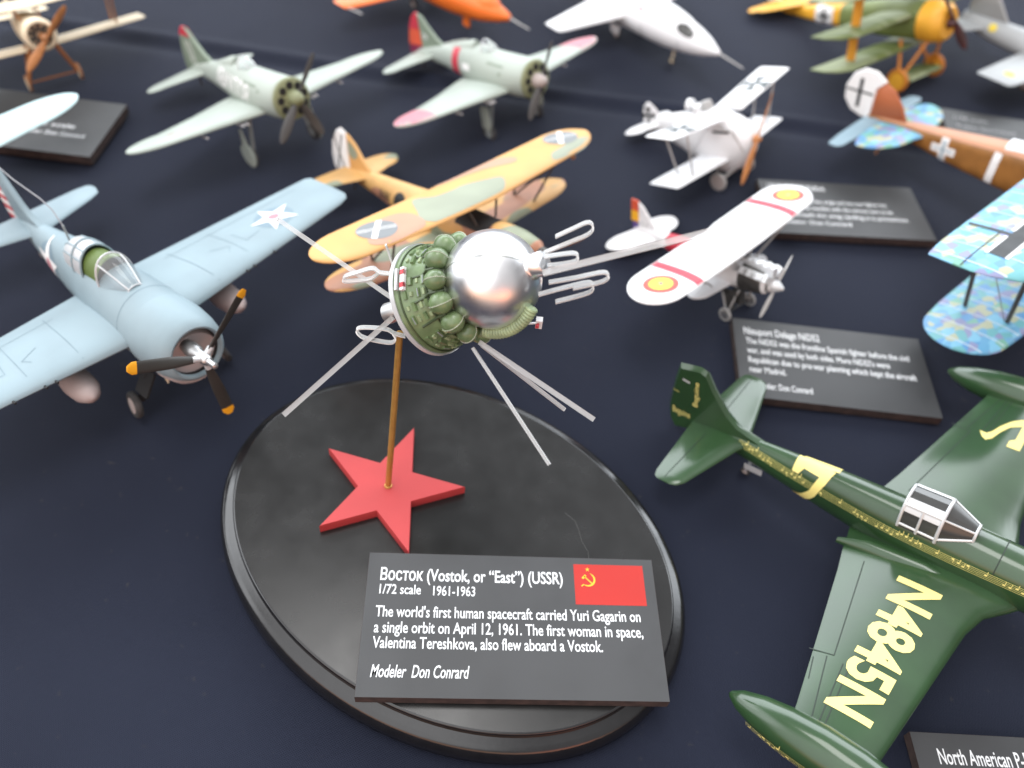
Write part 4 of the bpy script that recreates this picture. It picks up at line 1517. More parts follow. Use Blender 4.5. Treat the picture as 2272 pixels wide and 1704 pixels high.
    if not red:
        for sd in (1, -1):
            mb.poly(g2, lambda u, v, sd=sd: (u, sd * .128, v), 1, 2)
            mb.poly(rect(-5.72, 1.45, .10, 1.35, .08), lambda u, v, sd=sd: (u, sd * .13, v), 2, 2)
    else:
        v2, f = text2d('58', .5, .35)
        mb.decal([(-5.75 + p[0], 1.35 + p[1]) for p in v2], f, lambda u, v: (u, -.13, v), 2, 2)
    P.part('fin', mb, ['rus_dark', 'red_band', 'white_mark'])
    mb = MB()
    rud = [(-6.02, 2.85), (-6.25, 2.86), (-6.6, 2.6), (-6.95, 2.0), (-7.2, 1.3), (-7.35, .6), (-7.2, -.05), (-6.9, -.15), (-6.5, .1), (-6.02, .3)]

    def clip(poly, lo, hi):
        def cut(ps, z, keep):
            out = []
            for a, b in zip(ps, ps[1:] + ps[:1]):
                ia, ib = keep(a[1]), keep(b[1])
                if ia:
                    out.append(a)
                if ia != ib:
                    t = (z - a[1]) / (b[1] - a[1])
                    out.append((a[0] + (b[0] - a[0]) * t, z))
            return out
        return cut(cut(poly, lo, lambda z: z >= lo), hi, lambda z: z <= hi)
    bands = ((-1, .85, 2), (.85, 1.85, 1), (1.85, 4, 0)) if red else ((-1, 2.34, 0), (2.34, 4, 1))
    for lo, hi, mi in bands:
        mb.plate(clip(rud, lo, hi), .18, mi, .04)
    if not red:
        for sd in (1, -1):
            mb.poly(rect(-6.25, 1.4, .10, 1.3, .1), lambda u, v, sd=sd: (u, sd * .10, v), 2, 2)
    P.part('rudder', mb, ['red_band', 'orange_red', 'maroon'] if red else ['rus_dark', 'red_band', 'white_mark'])
    # cockpit
    mb = MB()
    mb.rings([[(x, .48 * math.cos(g), 1.05 + hh * math.sin(g)) for g in [PI * k / 12 for k in range(13)]] for x, hh in ((.25, .42), (-.75, .46))], 0, True, True, closed=False)
    P.part('cockpit', mb, ['inside_green'])
    mb = MB()
    mb.rings([[(x, w * math.cos(g), 1.1 + hh * math.sin(g)) for g in [PI * k / 12 for k in range(13)]] for x, w, hh in ((-.70, .42, .70), (-1.0, .42, .72), (-2.2, .32, .40), (-3.4, .15, .1))], 0, True, True, closed=False)
    P.part('headrest', mb, ['rus_grey'])
    ws = [[(x, w * math.cos(g), 1.15 + hh * math.sin(g)) for g in [PI * k / 10 for k in range(11)]] for x, w, hh in ((.15, .48, .82), (.7, .40, .62), (1.1, .25, .2))]
    mb = MB()
    mb.rings(ws, 0, False, False, closed=False)
    w_o = P.part('windscreen', mb, ['canopy'])
    mb = MB()
    mb.tube(ws[0], .04, 6)
    for k in (3, 7):
        mb.tube([r[k] for r in ws], .035, 6)
    P.part('windscreen_frame', mb, ['canopy_white'], w_o)
    strut(P, (-6.2, 0, .2), (-6.35, 0, -.62), .06, 'strut_dark', 'tail_skid')


make_stubby('green', (-16.278, 40.508, 2.629), (-.6861, .2973, 0), 'grey green stubby monoplane with white side lettering and red fin tip', (.84, .84 + PI, 5.1), (.1, .3), 2.45)
make_stubby('red', (-3.737, 46.127, 2.24), (-.7021, .298, 0), 'grey green stubby monoplane with pink wing tips and a red band round its body', (1.0, 1.0 + PI), (-.12, .22), 2.2)

# ================================================================== white whale-shaped biplane


def pattee(mb, cx, cy, r, fn, mi, maxlen=.25):
    for q in range(4):
        a = q * PI / 2
        c_, s_ = math.cos(a), math.sin(a)
        pts = [(0.0, -.12), (.35, -.17), (.7, -.32), (1.0, -.52), (1.0, .52), (.7, .32), (.35, .17), (0.0, .12)]
        mb.poly([(cx + r * (c_ * x - s_ * y), cy + r * (s_ * x + c_ * y)) for x, y in pts], fn, mi, maxlen)


def make_white_biplane():
    P = Model('biplane_model', (9.668, 43.098, 2.07), (-.6773, .3771, 0), 'white biplane with a deep whale-like body and an orange brown propeller', 'model aeroplane', GM)
    fus = Fus([(2.95, -.12, .14, .14, .2), (2.75, -.2, .55, .6, .8), (2.2, -.30, .90, 1.15, 1.45, 2.1), (1.2, -.40, 1.08, 1.65, 1.85, 2.1), (0, -.40, 1.05, 1.80, 1.65, 2.1), (-1.2, -.25, .82, 1.35, 1.30), (-2.6, -.1, .50, .95, .85), (-3.8, .02, .24, .55, .45), (-4.7, .08, .05, .15, .18)])
    mb = MB()
    fus.mesh(mb, 40)
    mb.poly(rect(1.25, .42, 1.0, .13, .0), fus.side(-1), 1, .2)
    mb.poly(rect(1.25, .42, 1.0, .13, .0), fus.side(1), 1, .2)
    for sd in (1, -1):
        pattee(mb, -2.3, -.15, .42, fus.side(sd), 1)
    P.part('fuselage', mb, ['white', 'black_mark'])
    mb = MB()
    mb.tube([(2.5, -.7, -.6), (2.0, -.95, .55), (1.2, -1.0, .75)], .06, 8)
    mb.tube([(-.2, 0, 1.3), (-.3, 0, 1.75)], [.4, .3], 14)
    P.part('exhaust', mb, ['strut_grey'])
    mb = MB()
    mb.tube([(-.75, 0, 1.15), (-.8, 0, 1.5)], [.42, .40], 16)
    mb.rings([[(x, .36 * math.cos(g), 1.3 + .5 * math.sin(g)) for g in [PI * k / 10 for k in range(11)]] for x in (-1.2, -1.5)], 0, True, True, closed=False)
    P.part('cockpit_rim', mb, ['white'])
    up = Wing([(.0, 1.60, -.2, 1.15, .26), (.8, 1.60, -.22, 1.18, .26), (5.35, 1.68, -.25, 1.82, .18), (5.65, 1.66, -.22, 1.84, .1), (5.72, 1.60, -.15, 1.84, .04)])
    for sd in (1, -1):
        mb = MB()
        up.mesh(mb, (sd,), 0, 16, .75)
        pattee(mb, .75, sd * (3.4 if sd > 0 else 3.95), .85, up.top(.014), 1)
        P.part('upper_wing', mb, ['white', 'cross_grey'])
    lo = Wing([(.0, 1.75, -.25, -1.15, .26), (.8, 1.72, -.32, -1.15, .26), (5.0, 1.45, -.58, -1.05, .18), (5.28, 1.40, -.55, -1.05, .1), (5.34, 1.30, -.5, -1.05, .04)])
    for sd in (1, -1):
        mb = MB()
        lo.mesh(mb, (sd,), 0, 16, .75)
        P.part('lower_wing', mb, ['white'])
        for a, b in (((1.45, sd * 4.3, 1.7), (1.26, sd * 3.74, -1.0)), ((.2, sd * 4.6, 1.7), (.25, sd * 3.74, -1.0))):
            strut(P, a, b, .055, 'strut_grey')
        strut(P, (.8, sd * 1.0, 1.2), (.4, sd * 3.7, -1.0), .015, 'wire', 'rigging_wire')
        wheel(P, (1.28, sd * 1.45, -2.30), .54, .22, tyre='strut_grey', hub='hub', cap=.82)
        gear_leg(P, [(2.0, sd * .6, -1.6), (1.3, sd * 1.3, -2.3)], .06, 'strut_grey')
        gear_leg(P, [(.6, sd * .6, -1.8), (1.25, sd * 1.3, -2.3)], .06, 'strut_grey')
    strut(P, (1.28, 1.4, -2.3), (1.28, -1.4, -2.3), .05, 'strut_grey', 'axle')
    tl = Wing([(0, -3.3, -4.9, .05, .2), (1.0, -3.9, -5.1, .05, .14)], (2.0, -4.7, .05))
    mb = MB()
    tl.mesh(mb, (1, -1), 0, 12)
    P.part('tailplane', mb, ['white'])
    mb = MB()
    mb.plate([(-3.5, .5), (-3.9, 1.0), (-4.4, 1.40), (-4.75, 1.15), (-4.95, .6), (-4.9, .1), (-4.6, -.1), (-4.0, .1)], .16)
    for sd in (1, -1):
        pattee(mb, -4.45, .55, .50, lambda u, v, sd=sd: (u, sd * .09, v), 1, 2)
    P.part('fin', mb, ['white', 'black_mark'])
    mb = MB()
    mb.lathe([(2.9, .24), (3.1, .22), (3.3, .1), (3.32, .02)], (0, -.15, -.06), (1, 0, 0), 16)
    pr = P.part('propeller', mb, ['prop_brown'])
    for ph in (.88, .88 + PI):
        mb = MB()
        blade(mb, (3.12, -.25, -.02), ph, 2.6, .1, .42, .7, .3, .14)
        P.part('blade', mb, ['prop_brown'], pr)
    strut(P, (-4.3, 0, -.2), (-4.45, 0, -.45), .05, 'strut_wood', 'tail_skid')


make_white_biplane()

# ================================================================== white parasol monoplane


def make_parasol():
    P = Model('monoplane_model', (9.018, 32.274, 1.682), (-.785, .2915, -.0165), 'small white parasol monoplane with red wing stripes and yellow roundels', 'model aeroplane', GM)
    fus = Fus([(3.75, .05, .30, .34, .36), (3.5, .08, .52, .56, .6), (2.6, .05, .62, .68, .72, 2.2), (1.2, .0, .64, .72, .72, 2.2), (-.4, .02, .58, .70, .62), (-2.0, .08, .42, .55, .48), (-3.6, .12, .25, .34, .32), (-5.2, .12, .04, .14, .14)])
    mb = MB()
    fus.mesh(mb, 36)
    fus.patch(mb, -1.25, -2.65, 0, 2 * PI, 1, .014, 4, 40)
    fus.patch(mb, 3.72, 2.2, 0, 2 * PI, 2, .014, 5, 40)
    P.part('fuselage', mb, ['white', 'red_band', 'engine'])
    mb = MB()                                 # W engine banks
    for sd in (1, 0, -1):
        c_ = Vector((2.9, sd * .46, .48 + (.22 if sd == 0 else 0)))
        R_ = Matrix.Rotation(-sd * .9, 3, 'X')
        mb.box(c_, (1.9, .34, .5), 0, R_)
        for k in range(4):
            mb.box(c_ + Vector((-.65 + .43 * k, 0, 0)) + R_ @ Vector((0, 0, .27)), (.2, .24, .08), 1, R_)
    P.part('engine_banks', mb, ['canopy_white', 'steel'])
    wg = Wing([(0, 2.42, -.35, 1.42, .34), (1.0, 2.42, -.52, 1.42, .34), (5.3, 2.36, -.50, 1.50, .26)], (6.95, .95, 1.5), skew=.112)
    mb = MB()
    wg.mesh(mb, (1, -1), 0, 18)
    for sd, ym, yr in ((1, 3.75, 5.5), (-1, 3.75, 5.35)):
        pts = []
        for c_ in [k / 14 for k in range(15)]:
            pts.append((wg.chordpos(.01 + .97 * c_, sd * ym), sd * ym))
        y2 = sd * (ym + .52)
        pts += [(wg.chordpos(.01 + .97 * c_, y2), y2) for c_ in [1 - k / 14 for k in range(15)]]
        mb.poly(pts, wg.top(.014), 1, .3)
        cx = wg.chordpos(.46, sd * yr)
        mb.poly(disc(cx, sd * yr, .80), wg.top(.012), 2, .25)
        mb.poly(disc(cx, sd * yr, .54), wg.top(.020), 3, .25)
        mb.poly(disc(cx, sd * yr, .10), wg.top(.028), 4, .25)
    P.part('wing', mb, ['white', 'red_band', 'salmon', 'yellow_mark', 'purple'])
    lo = Wing([(0, 1.8, .5, -.48, .22), (2.0, 1.75, .6, -.47, .18)], (2.75, 1.2, -.46))
    mb = MB()
    lo.mesh(mb, (1, -1), 0, 12)
    P.part('lower_wing', mb, ['white'])
    for sd in (1, -1):
        for a, b in (((1.9, sd * 3.4, 1.4), (1.3, sd * 1.3, -.45)), ((.6, sd * 3.4, 1.4), (.9, sd * 1.3, -.45)), ((1.9, sd * .8, 1.4), (2.0, sd * .45, .5))):
            strut(P, a, b, .05, 'strut_grey')
        wheel(P, (1.9, sd * .95, -1.95), .36, .16, tyre='strut_grey', hub='steel', cap=.7)
        gear_leg(P, [(2.3, sd * .5, -.6), (1.9, sd * .85, -1.95)], .05, 'strut_grey')
        gear_leg(P, [(1.2, sd * .5, -.6), (1.9, sd * .85, -1.95)], .05, 'strut_grey')
    mb = MB()
    mb.tube([(1.9, -.85, -1.93), (1.9, .85, -1.93)], .05, 8)
    mb.box((1.9, 0, -1.3), (.5, .4, .7), 0)
    P.part('radiator', mb, ['engine'])
    mb = MB()
    mb.plate([(2.3, -.7), (1.3, -.7), (1.6, -1.7), (2.1, -1.7)], .03, 0, .05, -.62)
    P.part('leg_fairing', mb, ['engine'])
    tl = Wing([(0, -3.1, -5.15, .02, .2), (1.2, -3.6, -5.35, .0, .16)], (2.45, -4.7, -.02))
    mb = MB()
    tl.mesh(mb, (1, -1), 0, 14)
    P.part('tailplane', mb, ['white'])
    mb = MB()
    mb.plate([(-3.5, .4), (-4.1, 1.1), (-4.6, 1.62), (-4.82, 1.72), (-4.82, .2), (-4.0, .2)], .14)
    v2, f = text2d('3-7', .5, .22)
    mb.decal([(-4.6 + p[0], .45 + p[1]) for p in v2], f, lambda u, v: (u, -.082, v), 1, 2)
    P.part('fin', mb, ['white', 'grey_mark'])
    mb = MB()
    for z0, z1, mi in ((.08, .55, 2), (.55, 1.15, 1), (1.15, 1.74, 0)):
        xa = -5.32 if z0 > .1 else -5.2
        mb.box(((-4.84 + xa) / 2, 0, (z0 + z1) / 2), (-xa - 4.84, .10, z1 - z0), mi)
    P.part('rudder', mb, ['orange_red', 'gold_mark', 'purple'])
    mb = MB()
    mb.lathe([(3.7, .34), (3.95, .28), (4.3, .08), (4.34, .01)], (0, .1, -.03), (1, 0, 0), 20)
    pr = P.part('propeller', mb, ['canopy_white'])
    for ph in (.87, .87 + PI):
        mb = MB()
        blade(mb, (3.85, .18, -.10), ph, 1.62, .1, .20, 1.1, .9, .08)
        P.part('blade', mb, ['strut_grey'], pr)
    strut(P, (-4.5, 0, 0), (-4.7, 0, -.33), .04, 'strut_dark', 'tail_skid')


make_parasol()

# ================================================================== brown biplane with lozenge wings


def make_lozenge_biplane():
    P = Model('biplane_model', (28.732, 38.092, 3.928), (-.768, .2097, 0), 'brown bodied biplane with blue lozenge wings and white rudder at the right edge', 'model aeroplane', GM)
    fus = Fus([(7.6, 0, .55, .60, .6), (7.2, 0, .95, 1.05, 1.1, 2.6), (5, .15, 1.1, 1.25, 1.4, 3.2), (2, .25, 1.1, 1.40, 1.55, 3.4), (-1, .3, 1.05, 1.42, 1.45, 3.6), (-4, .40, .92, 1.25, 1.15, 3.8), (-7, .52, .72, .88, .88, 3.8), (-10, .68, .45, .48, .52, 3.6), (-12.9, .80, .10, .14, .22, 2.6)])
    mb = MB()
    fus.mesh(mb, 44)
    fus.patch(mb, -2.4, -12.2, .72, PI - .72, 1, .014, 24, 12)
    for sd in (1, -1):
        for w_, l_, mi, off in ((.44, 1.45, 2, .014), (.14, 1.2, 3, .026)):
            mb.poly(rect(-7.75, .52, w_, l_ * .92, 0), fus.side(sd, off), mi, .3)
            mb.poly(rect(-7.75, .52, l_, w_ * (1.0 if mi == 2 else .55), 0), fus.side(sd, off - .004), mi, .3)
        mb.poly(rect(-4.8, .35, .42, 2.0, -.08), fus.side(sd), 2, .3)
    P.part('fuselage', mb, ['ply_brown', 'ply_deck', 'white_mark', 'sky_grey'])
    mb = MB()
    mb.rings([[(x, .62 * math.cos(g), 1.45 + hh * math.sin(g)) for g in [PI * k / 12 for k in range(13)]] for x, hh in ((-2.0, .5), (-2.2, .55), (-4.6, .45))], 0, True, True, closed=False)
    P.part('cockpit_rim', mb, ['white'])
    upw = Wing([(0, 3.0, -1.5, 3.0, .5), (13.6, 2.75, -1.48, 3.0, .42), (14.4, 2.3, -1.42, 3.0, .3), (14.9, 1.2, -1.36, 3.0, .12), (15.05, .5, -1.3, 3.0, .06)])
    loww = Wing([(0, 2.5, -1.8, -1.8, .45), (11.0, 2.3, -1.65, -1.75, .38), (12.2, 2.2, -1.55, -1.75, .3)], (13.95, .3, -1.75))
    for nm, w, yr in (('upper_wing', upw, 14.6), ('lower_wing', loww, 13.4)):
        mb = MB()
        w.mesh(mb, (1, -1), 0, 18)
        y = -yr
        while y < yr:
            le, te, z, t = w.par(y)
            L_ = le - te
            pts = [(le - L_ * (.02 + .96 * k / 12), y) for k in range(13)] + [(le - L_ * (.02 + .96 * k / 12), y + .07) for k in range(12, -1, -1)]
            mb.poly(pts, w.top(.012), 1, .6)
            y += 1.15
        if nm == 'upper_wing':
            for sd in (1, -1):
                mb.poly(rect(.82, sd * 11.5, .74, 4.2), w.top(.020), 3, .3)
                for xx in (.40, 1.24):
                    for yc, ln in ((10.35, 1.9), (12.75, 1.75)):
                        mb.poly(rect(xx, sd * yc, .15, ln), w.top(.026), 2, .3)
                mb.poly(rect(.5, sd * 11.6, 3.7, .22), w.top(.023), 3, .3)
                mb.poly(rect(.05, sd * 13.2, .06, 3.6), w.top(.019), 3, .3)
        P.part(nm, mb, ['lozenge', 'rib_tape', 'white_mark', 'black_mark'])
    for sd in (1, -1):
        for a, b in (((1.9, sd * 12.0, 2.9), (1.4, sd * 10.6, -1.6)), ((-.4, sd * 12.0, 2.9), (-.6, sd * 10.6, -1.6)), ((2.2, sd * 1.5, 2.9), (2.8, sd * .9, 1.4)), ((.2, sd * 1.5, 2.9), (.8, sd * .9, 1.4))):
            strut(P, a, b, .11, 'strut_dark')
        strut(P, (-.2, sd * 12.0, 2.9), (1.3, sd * 10.6, -1.6), .025, 'wire', 'rigging_wire')
        wheel(P, (4.2, sd * 2.6, -4.1), .85, .4, hub='white', cap=.75)
        gear_leg(P, [(5.0, sd * .8, -1.1), (4.2, sd * 2.4, -4.1)], .1, 'strut_dark')
        gear_leg(P, [(2.8, sd * .8, -1.1), (4.2, sd * 2.4, -4.1)], .1, 'strut_dark')
    tl = Wing([(0, -8.9, -11.9, .78, .3), (1.2, -9.3, -11.95, .78, .26)], (3.9, -11.2, .78))
    mb = MB()
    tl.mesh(mb, (1, -1), 0, 14)
    P.part('tailplane', mb, ['lozenge'])
    el = Wing([(0, -11.95, -13.1, .74, .16), (3.2, -11.85, -12.9, .72, .12), (4.3, -11.9, -12.75, .70, .08), (4.6, -12.1, -12.6, .70, .03)])
    mb = MB()
    el.mesh(mb, (1, -1), 0, 12)
    P.part('elevator', mb, ['sky_grey'])
    mb = MB()
    mb.plate([(-10.5, 1.15), (-10.9, 1.9), (-11.6, 2.7), (-12.2, 3.0), (-12.75, 2.6), (-12.85, .85), (-11.8, .8)], .2)
    P.part('fin', mb, ['fin_brown'])
    mb = MB()
    rp = [(-12.2, 3.05), (-12.9, 3.5), (-13.7, 3.52), (-14.35, 3.1), (-14.75, 2.3), (-14.7, 1.5), (-14.2, .9), (-13.4, .62), (-12.88, .65), (-12.75, 2.5)]
    mb.plate(rp, .18, 0, .06)
    for sd in (1, -1):
        g = lambda u, v, sd=sd: (u, sd * .10, v)
        mb.poly(rect(-13.75, 2.05, .24, 1.75, .0), g, 1, 4)
        mb.poly(rect(-13.75, 2.12, 1.75, .13, .0), lambda u, v, sd=sd: (u, sd * .101, v), 1, 4)
    P.part('rudder', mb, ['white_mark', 'black_mark'])
    strut(P, (-11.4, 0, .3), (-11.9, 0, -1.35), .08, 'strut_wood', 'tail_skid')
    mb = MB()
    mb.lathe([(7.5, .6), (7.9, .5), (8.3, .1)], (0, 0, 0), (1, 0, 0), 20)
    pr = P.part('propeller', mb, ['prop_brown'])
    for ph in (.3, .3 + PI):
        mb = MB()
        blade(mb, (7.9, 0, 0), ph, 4.2, .2, .7, .8, .3, .2)
        P.part('blade', mb, ['prop_brown'], pr)


make_lozenge_biplane()

# ================================================================== yellow and green triplane


def make_triplane():
    P = Model('triplane_model', (22.102, 58.586, 2.811), (-.84, .3136, 0), 'triplane with green wings, yellow cowling and tail, at the top right', 'model aeroplane', GM)
    fus = Fus([(3.7, .12, 1.12, 1.2, 1.2), (2, .1, 1.08, 1.2, 1.2, 2.6), (0, 0, .95, 1.1, 1.1, 3), (-2.5, -.12, .72, .75, .85, 3), (-5, -.25, .48, .5, .58, 3), (-8.8, -.35, .08, .15, .2, 2.4)])
    mb = MB()
    fus.mesh(mb, 36)
    fus.patch(mb, -2.75, -8.6, 0, 2 * PI, 1, .012, 16, 44)
    for sd in (1, -1):
        mb.poly(rect(-4.15, -.30, 1.6, 1.25, 0), fus.side(sd, .024), 2, .25)
        mb.poly(rect(-4.15, -.30, .27, 1.0, 0), fus.side(sd, .034), 3, .25)
        mb.poly(rect(-4.15, -.30, 1.05, .24, 0), fus.side(sd, .036), 3, .25)
    P.part('fuselage', mb, ['tri_green', 'tri_yellow', 'white_mark', 'black_mark'])
    mb = MB()
    mb.lathe([(3.4, 1.28), (4.2, 1.30), (4.75, 1.18), (5.0, .95), (5.0, .4), (4.8, .38), (4.8, .02)], (0, 0, .15), (1, 0, 0), 40)
    P.part('cowling', mb, ['tri_yellow'])
    for nm, z, yt, le, te in (('upper_wing', 3.0, 9.2, 3.4, .9), ('middle_wing', .62, 8.3, 3.1, .7), ('lower_wing', -1.6, 7.7, 2.75, .45)):
        w = Wing([(0, le, te, z, .4), (yt - 1.4, le, te - .1, z, .36), (yt - .5, le - .5, te - .15, z, .25), (yt, le - 1.4, te - .1, z, .08)])
        mb = MB()
        w.mesh(mb, (1, -1), 0, 16)
        P.part(nm, mb, ['tri_green'])
    for sd in (1, -1):
        strut(P, (2.0, sd * 5.6, 3.0), (1.6, sd * 5.2, -1.7), .1, 'strut_yellow', flat=(.30, .06, (1, 0, .0)))
        mb = MB()
        pts = [(1.5 + .55 * math.cos(a), sd * (5.0 - .35 + .35 * math.sin(a)), -1.45 + .2 * math.sin(a)) for a in [PI + PI * k / 10 for k in range(11)]]
        mb.tube(pts, .09, 8)
        P.part('wing_skid', mb, ['yellow_mark'])
        wheel(P, (3.3, sd * 2.1, -3.25), .78, .36, tyre='strut_orange', hub='tri_yellow', cap=.72)
        gear_leg(P, [(4.2, sd * .8, -.9), (3.3, sd * 1.9, -3.2)], .1, 'strut_orange')
        gear_leg(P, [(2.3, sd * .8, -1.0), (3.2, sd * 1.9, -3.2)], .1, 'strut_orange')
    ax = Wing([(0, 4.1, 2.4, -3.25, .3), (1.8, 4.1, 2.4, -3.25, .3)])
    mb = MB()
    ax.mesh(mb, (1, -1), 0, 12)
    P.part('axle_wing', mb, ['tri_green'])
    tl = Wing([(0, -6.2, -8.0, .15, .2), (2.6, -7.2, -8.0, .15, .15), (3.2, -7.6, -8.0, .15, .05)])
    mb = MB()
    tl.mesh(mb, (1, -1), 0, 12)
    P.part('tailplane', mb, ['tri_yellow'])
    el = Wing([(0, -8.02, -9.0, .15, .12), (2.9, -8.02, -9.0, .15, .1), (3.6, -8.05, -8.6, .15, .04)])
    mb = MB()
    el.mesh(mb, (1, -1), 0, 12)
    P.part('elevator', mb, ['tri_yellow'])
    mb = MB()
    mb.plate([(-8.4, .1), (-8.4, 1.4), (-8.9, 2.0), (-9.6, 2.0), (-10.1, 1.4), (-10.1, .7), (-9.6, .1), (-9.0, -.1)], .16)
    for sd in (1, -1):
        g = lambda u, v, sd=sd: (u, sd * .09, v)
        mb.poly(rect(-9.3, .95, .2, 1.3), g, 1, 4)
        mb.poly(rect(-9.3, .95, 1.3, .2), lambda u, v, sd=sd: (u, sd * .091, v), 1, 4)
    P.part('rudder', mb, ['white_mark', 'black_mark'])
    strut(P, (-8.3, 0, -.5), (-9.0, 0, -.55), .1, 'strut_orange', 'tail_skid')
    mb = MB()
    mb.lathe([(4.9, .3), (5.2, .26), (5.4, .05)], (0, 0, .15), (1, 0, 0), 18)
    pr = P.part('propeller', mb, ['prop_red'])
    for ph in (-.82, -.82 + PI):
        mb = MB()
        blade(mb, (5.2, .2, .3), ph, 3.1, .1, .6, .6, .3, .2)
        P.part('blade', mb, ['prop_red'], pr)


make_triplane()

# ================================================================== white jet, orange jet, grey jet


def make_white_jet():
    P = Model('jet_model', (4.178, 58.137, 1.794), (-.8213, .0525, .0018), 'white rocket plane with pointed nose, dark cockpit window and thin nose probe', 'model aeroplane', GM)
    fus = Fus([(9.45, .22, .03, .03, .03), (9.2, .22, .22, .20, .22), (8.2, .20, .62, .60, .60), (7.0, .18, .95, .92, .90), (5.2, .15, 1.28, 1.25, 1.15), (3, .12, 1.45, 1.40, 1.2), (0, .1, 1.45, 1.4, 1.2), (-3, .15, 1.2, 1.2, 1.0), (-6, .3, .7, .8, .6), (-7.5, .4, .4, .45, .4)])
    mb = MB()
    fus.mesh(mb, 44)
    ov = []
    fus_w = fus.wrap(-1, .018)
    mb.poly([(7.45, .45), (7.0, .42), (6.4, .55), (6.1, .82), (6.15, 1.12), (6.55, 1.25), (7.0, 1.10), (7.4, .82)], fus_w, 1, .2)
    mb.poly([(7.45, .45), (7.0, .42), (6.4, .55), (6.1, .82), (6.15, 1.12), (6.55, 1.25), (7.0, 1.10), (7.4, .82)], fus.wrap(1, .018), 1, .2)
    mb.poly(disc(3.1, .95, .14), fus_w, 2, .2)
    for xx in (6.6, 3.6):
        fus.patch(mb, xx, xx - .04, PI, PI + .9, 3, .012, 1, 12)
    P.part('fuselage', mb, ['white', 'dark_glass', 'red_mark', 'grey_mark'])
    mb = MB()
    mb.tube([(9.3, 0, .22), (11.4, 0, .12)], [.07, .045], 8)
    P.part('nose_probe', mb, ['strut_grey'])
    wg = Wing([(0, 2.6, -1.8, .1, .5), (1.2, 2.1, -1.4, .1, .45), (6.3, 1.32, -.32, .0, .25), (6.55, 1.1, -.25, .0, .08)])
    for sd in (1, -1):
        mb = MB()
        wg.mesh(mb, (sd,), 0, 14)
        P.part('wing', mb, ['white'])
        wheel(P, (1.1, sd * 1.05, -1.5), .36, .2, hub='belly_grey')
        gear_leg(P, [(1.1, sd * .9, -.8), (1.1, sd * .95, -1.5)], .07, 'strut_dark')
        mb = MB()
        mb.plate([(.6, -.8), (1.6, -.8), (1.5, -1.4), (.8, -1.4)], .05, 0, .05, sd * 1.3)
        P.part('gear_door', mb, ['white'])
    tl = Wing([(0, -5.6, -7.2, 1.6, .2), (2.8, -6.2, -7.1, 1.6, .1)])
    mb = MB()
    tl.mesh(mb, (1, -1), 0, 10)
    P.part('tailplane', mb, ['white'])
    mb = MB()
    mb.plate([(-4.2, 1.0), (-6.0, 3.4), (-7.2, 3.4), (-7.2, .8)], .2)
    P.part('fin', mb, ['white'])
    wheel(P, (5.62, 0, -1.85), .26, .16, hub='cream')
    gear_leg(P, [(5.62, 0, -.9), (5.62, 0, -1.85)], .08, 'cream')


make_white_jet()


def make_orange_jet():
    P = Model('jet_model', (-10.105, 58.144, 2.014), (-.6497, .0151, .0023), 'bright orange rocket plane with a needle nose, cropped by the top edge', 'model aeroplane', GM)
    fus = Fus([(8.9, .22, .03, .03, .03), (8.75, .22, .22, .22, .24), (7.9, .12, .48, .55, .52), (6.5, .0, .75, .75, .85), (4.0, -.1, .95, .95, 1.15), (1, -.1, 1.0, 1.0, 1.25), (-2, 0, .95, 1.0, 1.1), (-5, .1, .7, .8, .8), (-7.5, .2, .4, .5, .45)])
    mb = MB()
    fus.mesh(mb, 40)
    P.part('fuselage', mb, ['orange'])
    mb = MB()
    mb.rings([[(x, w * math.cos(g), .35 + hh * math.sin(g)) for g in [PI * k / 12 for k in range(13)]] for x, w, hh in ((8.1, .15, .15), (7.5, .42, .72), (6.9, .55, .70), (5.5, .5, .45), (3.5, .3, .3))], 0, True, True, closed=False)
    P.part('canopy_fairing', mb, ['orange'])
    mb = MB()
    mb.tube([(8.8, 0, .22), (10.54, 0, .13)], [.07, .045], 8)
    P.part('nose_probe', mb, ['strut_grey'])
    wg = Wing([(0, 2.4, -1.8, -.2, .4), (1.0, 2.0, -1.5, -.2, .35), (6.4, .45, -1.1, -.32, .2), (6.62, .2, -.9, -.32, .06)])
    for sd in (1, -1):
        mb = MB()
        wg.mesh(mb, (sd,), 0, 14)
        wo = P.part('wing', mb, ['orange'])
        mb = MB()
        mb.tube([(.3, sd * 6.4, -.32), (1.5, sd * 6.25, -.33)], .06, 8)
        P.part('wing_probe', mb, ['strut_grey'], wo)
        wheel(P, (.58, sd * .85, -1.65), .38, .2)
        gear_leg(P, [(.58, sd * .8, -.8), (.58, sd * .8, -1.65)], .08, 'strut_dark')
    tl = Wing([(0, -5.6, -7.2, 1.4, .2), (2.8, -6.2, -7.1, 1.4, .1)])
    mb = MB()
    tl.mesh(mb, (1, -1), 0, 10)
    P.part('tailplane', mb, ['orange'])
    mb = MB()
    mb.plate([(-4.2, .8), (-6.0, 3.2), (-7.2, 3.2), (-7.2, .6)], .2)
    P.part('fin', mb, ['orange'])
    mb = MB()
    mb.plate([(4.7, -.9), (5.35, -.9), (5.35, -1.75), (4.75, -1.75)], .12, 0, .05, -.12)
    P.part('gear_door', mb, ['orange'])
    wheel(P, (4.95, .1, -1.80), .25, .15)
    gear_leg(P, [(4.95, .1, -.9), (4.95, .1, -1.8)], .07, 'strut_dark')


make_orange_jet()


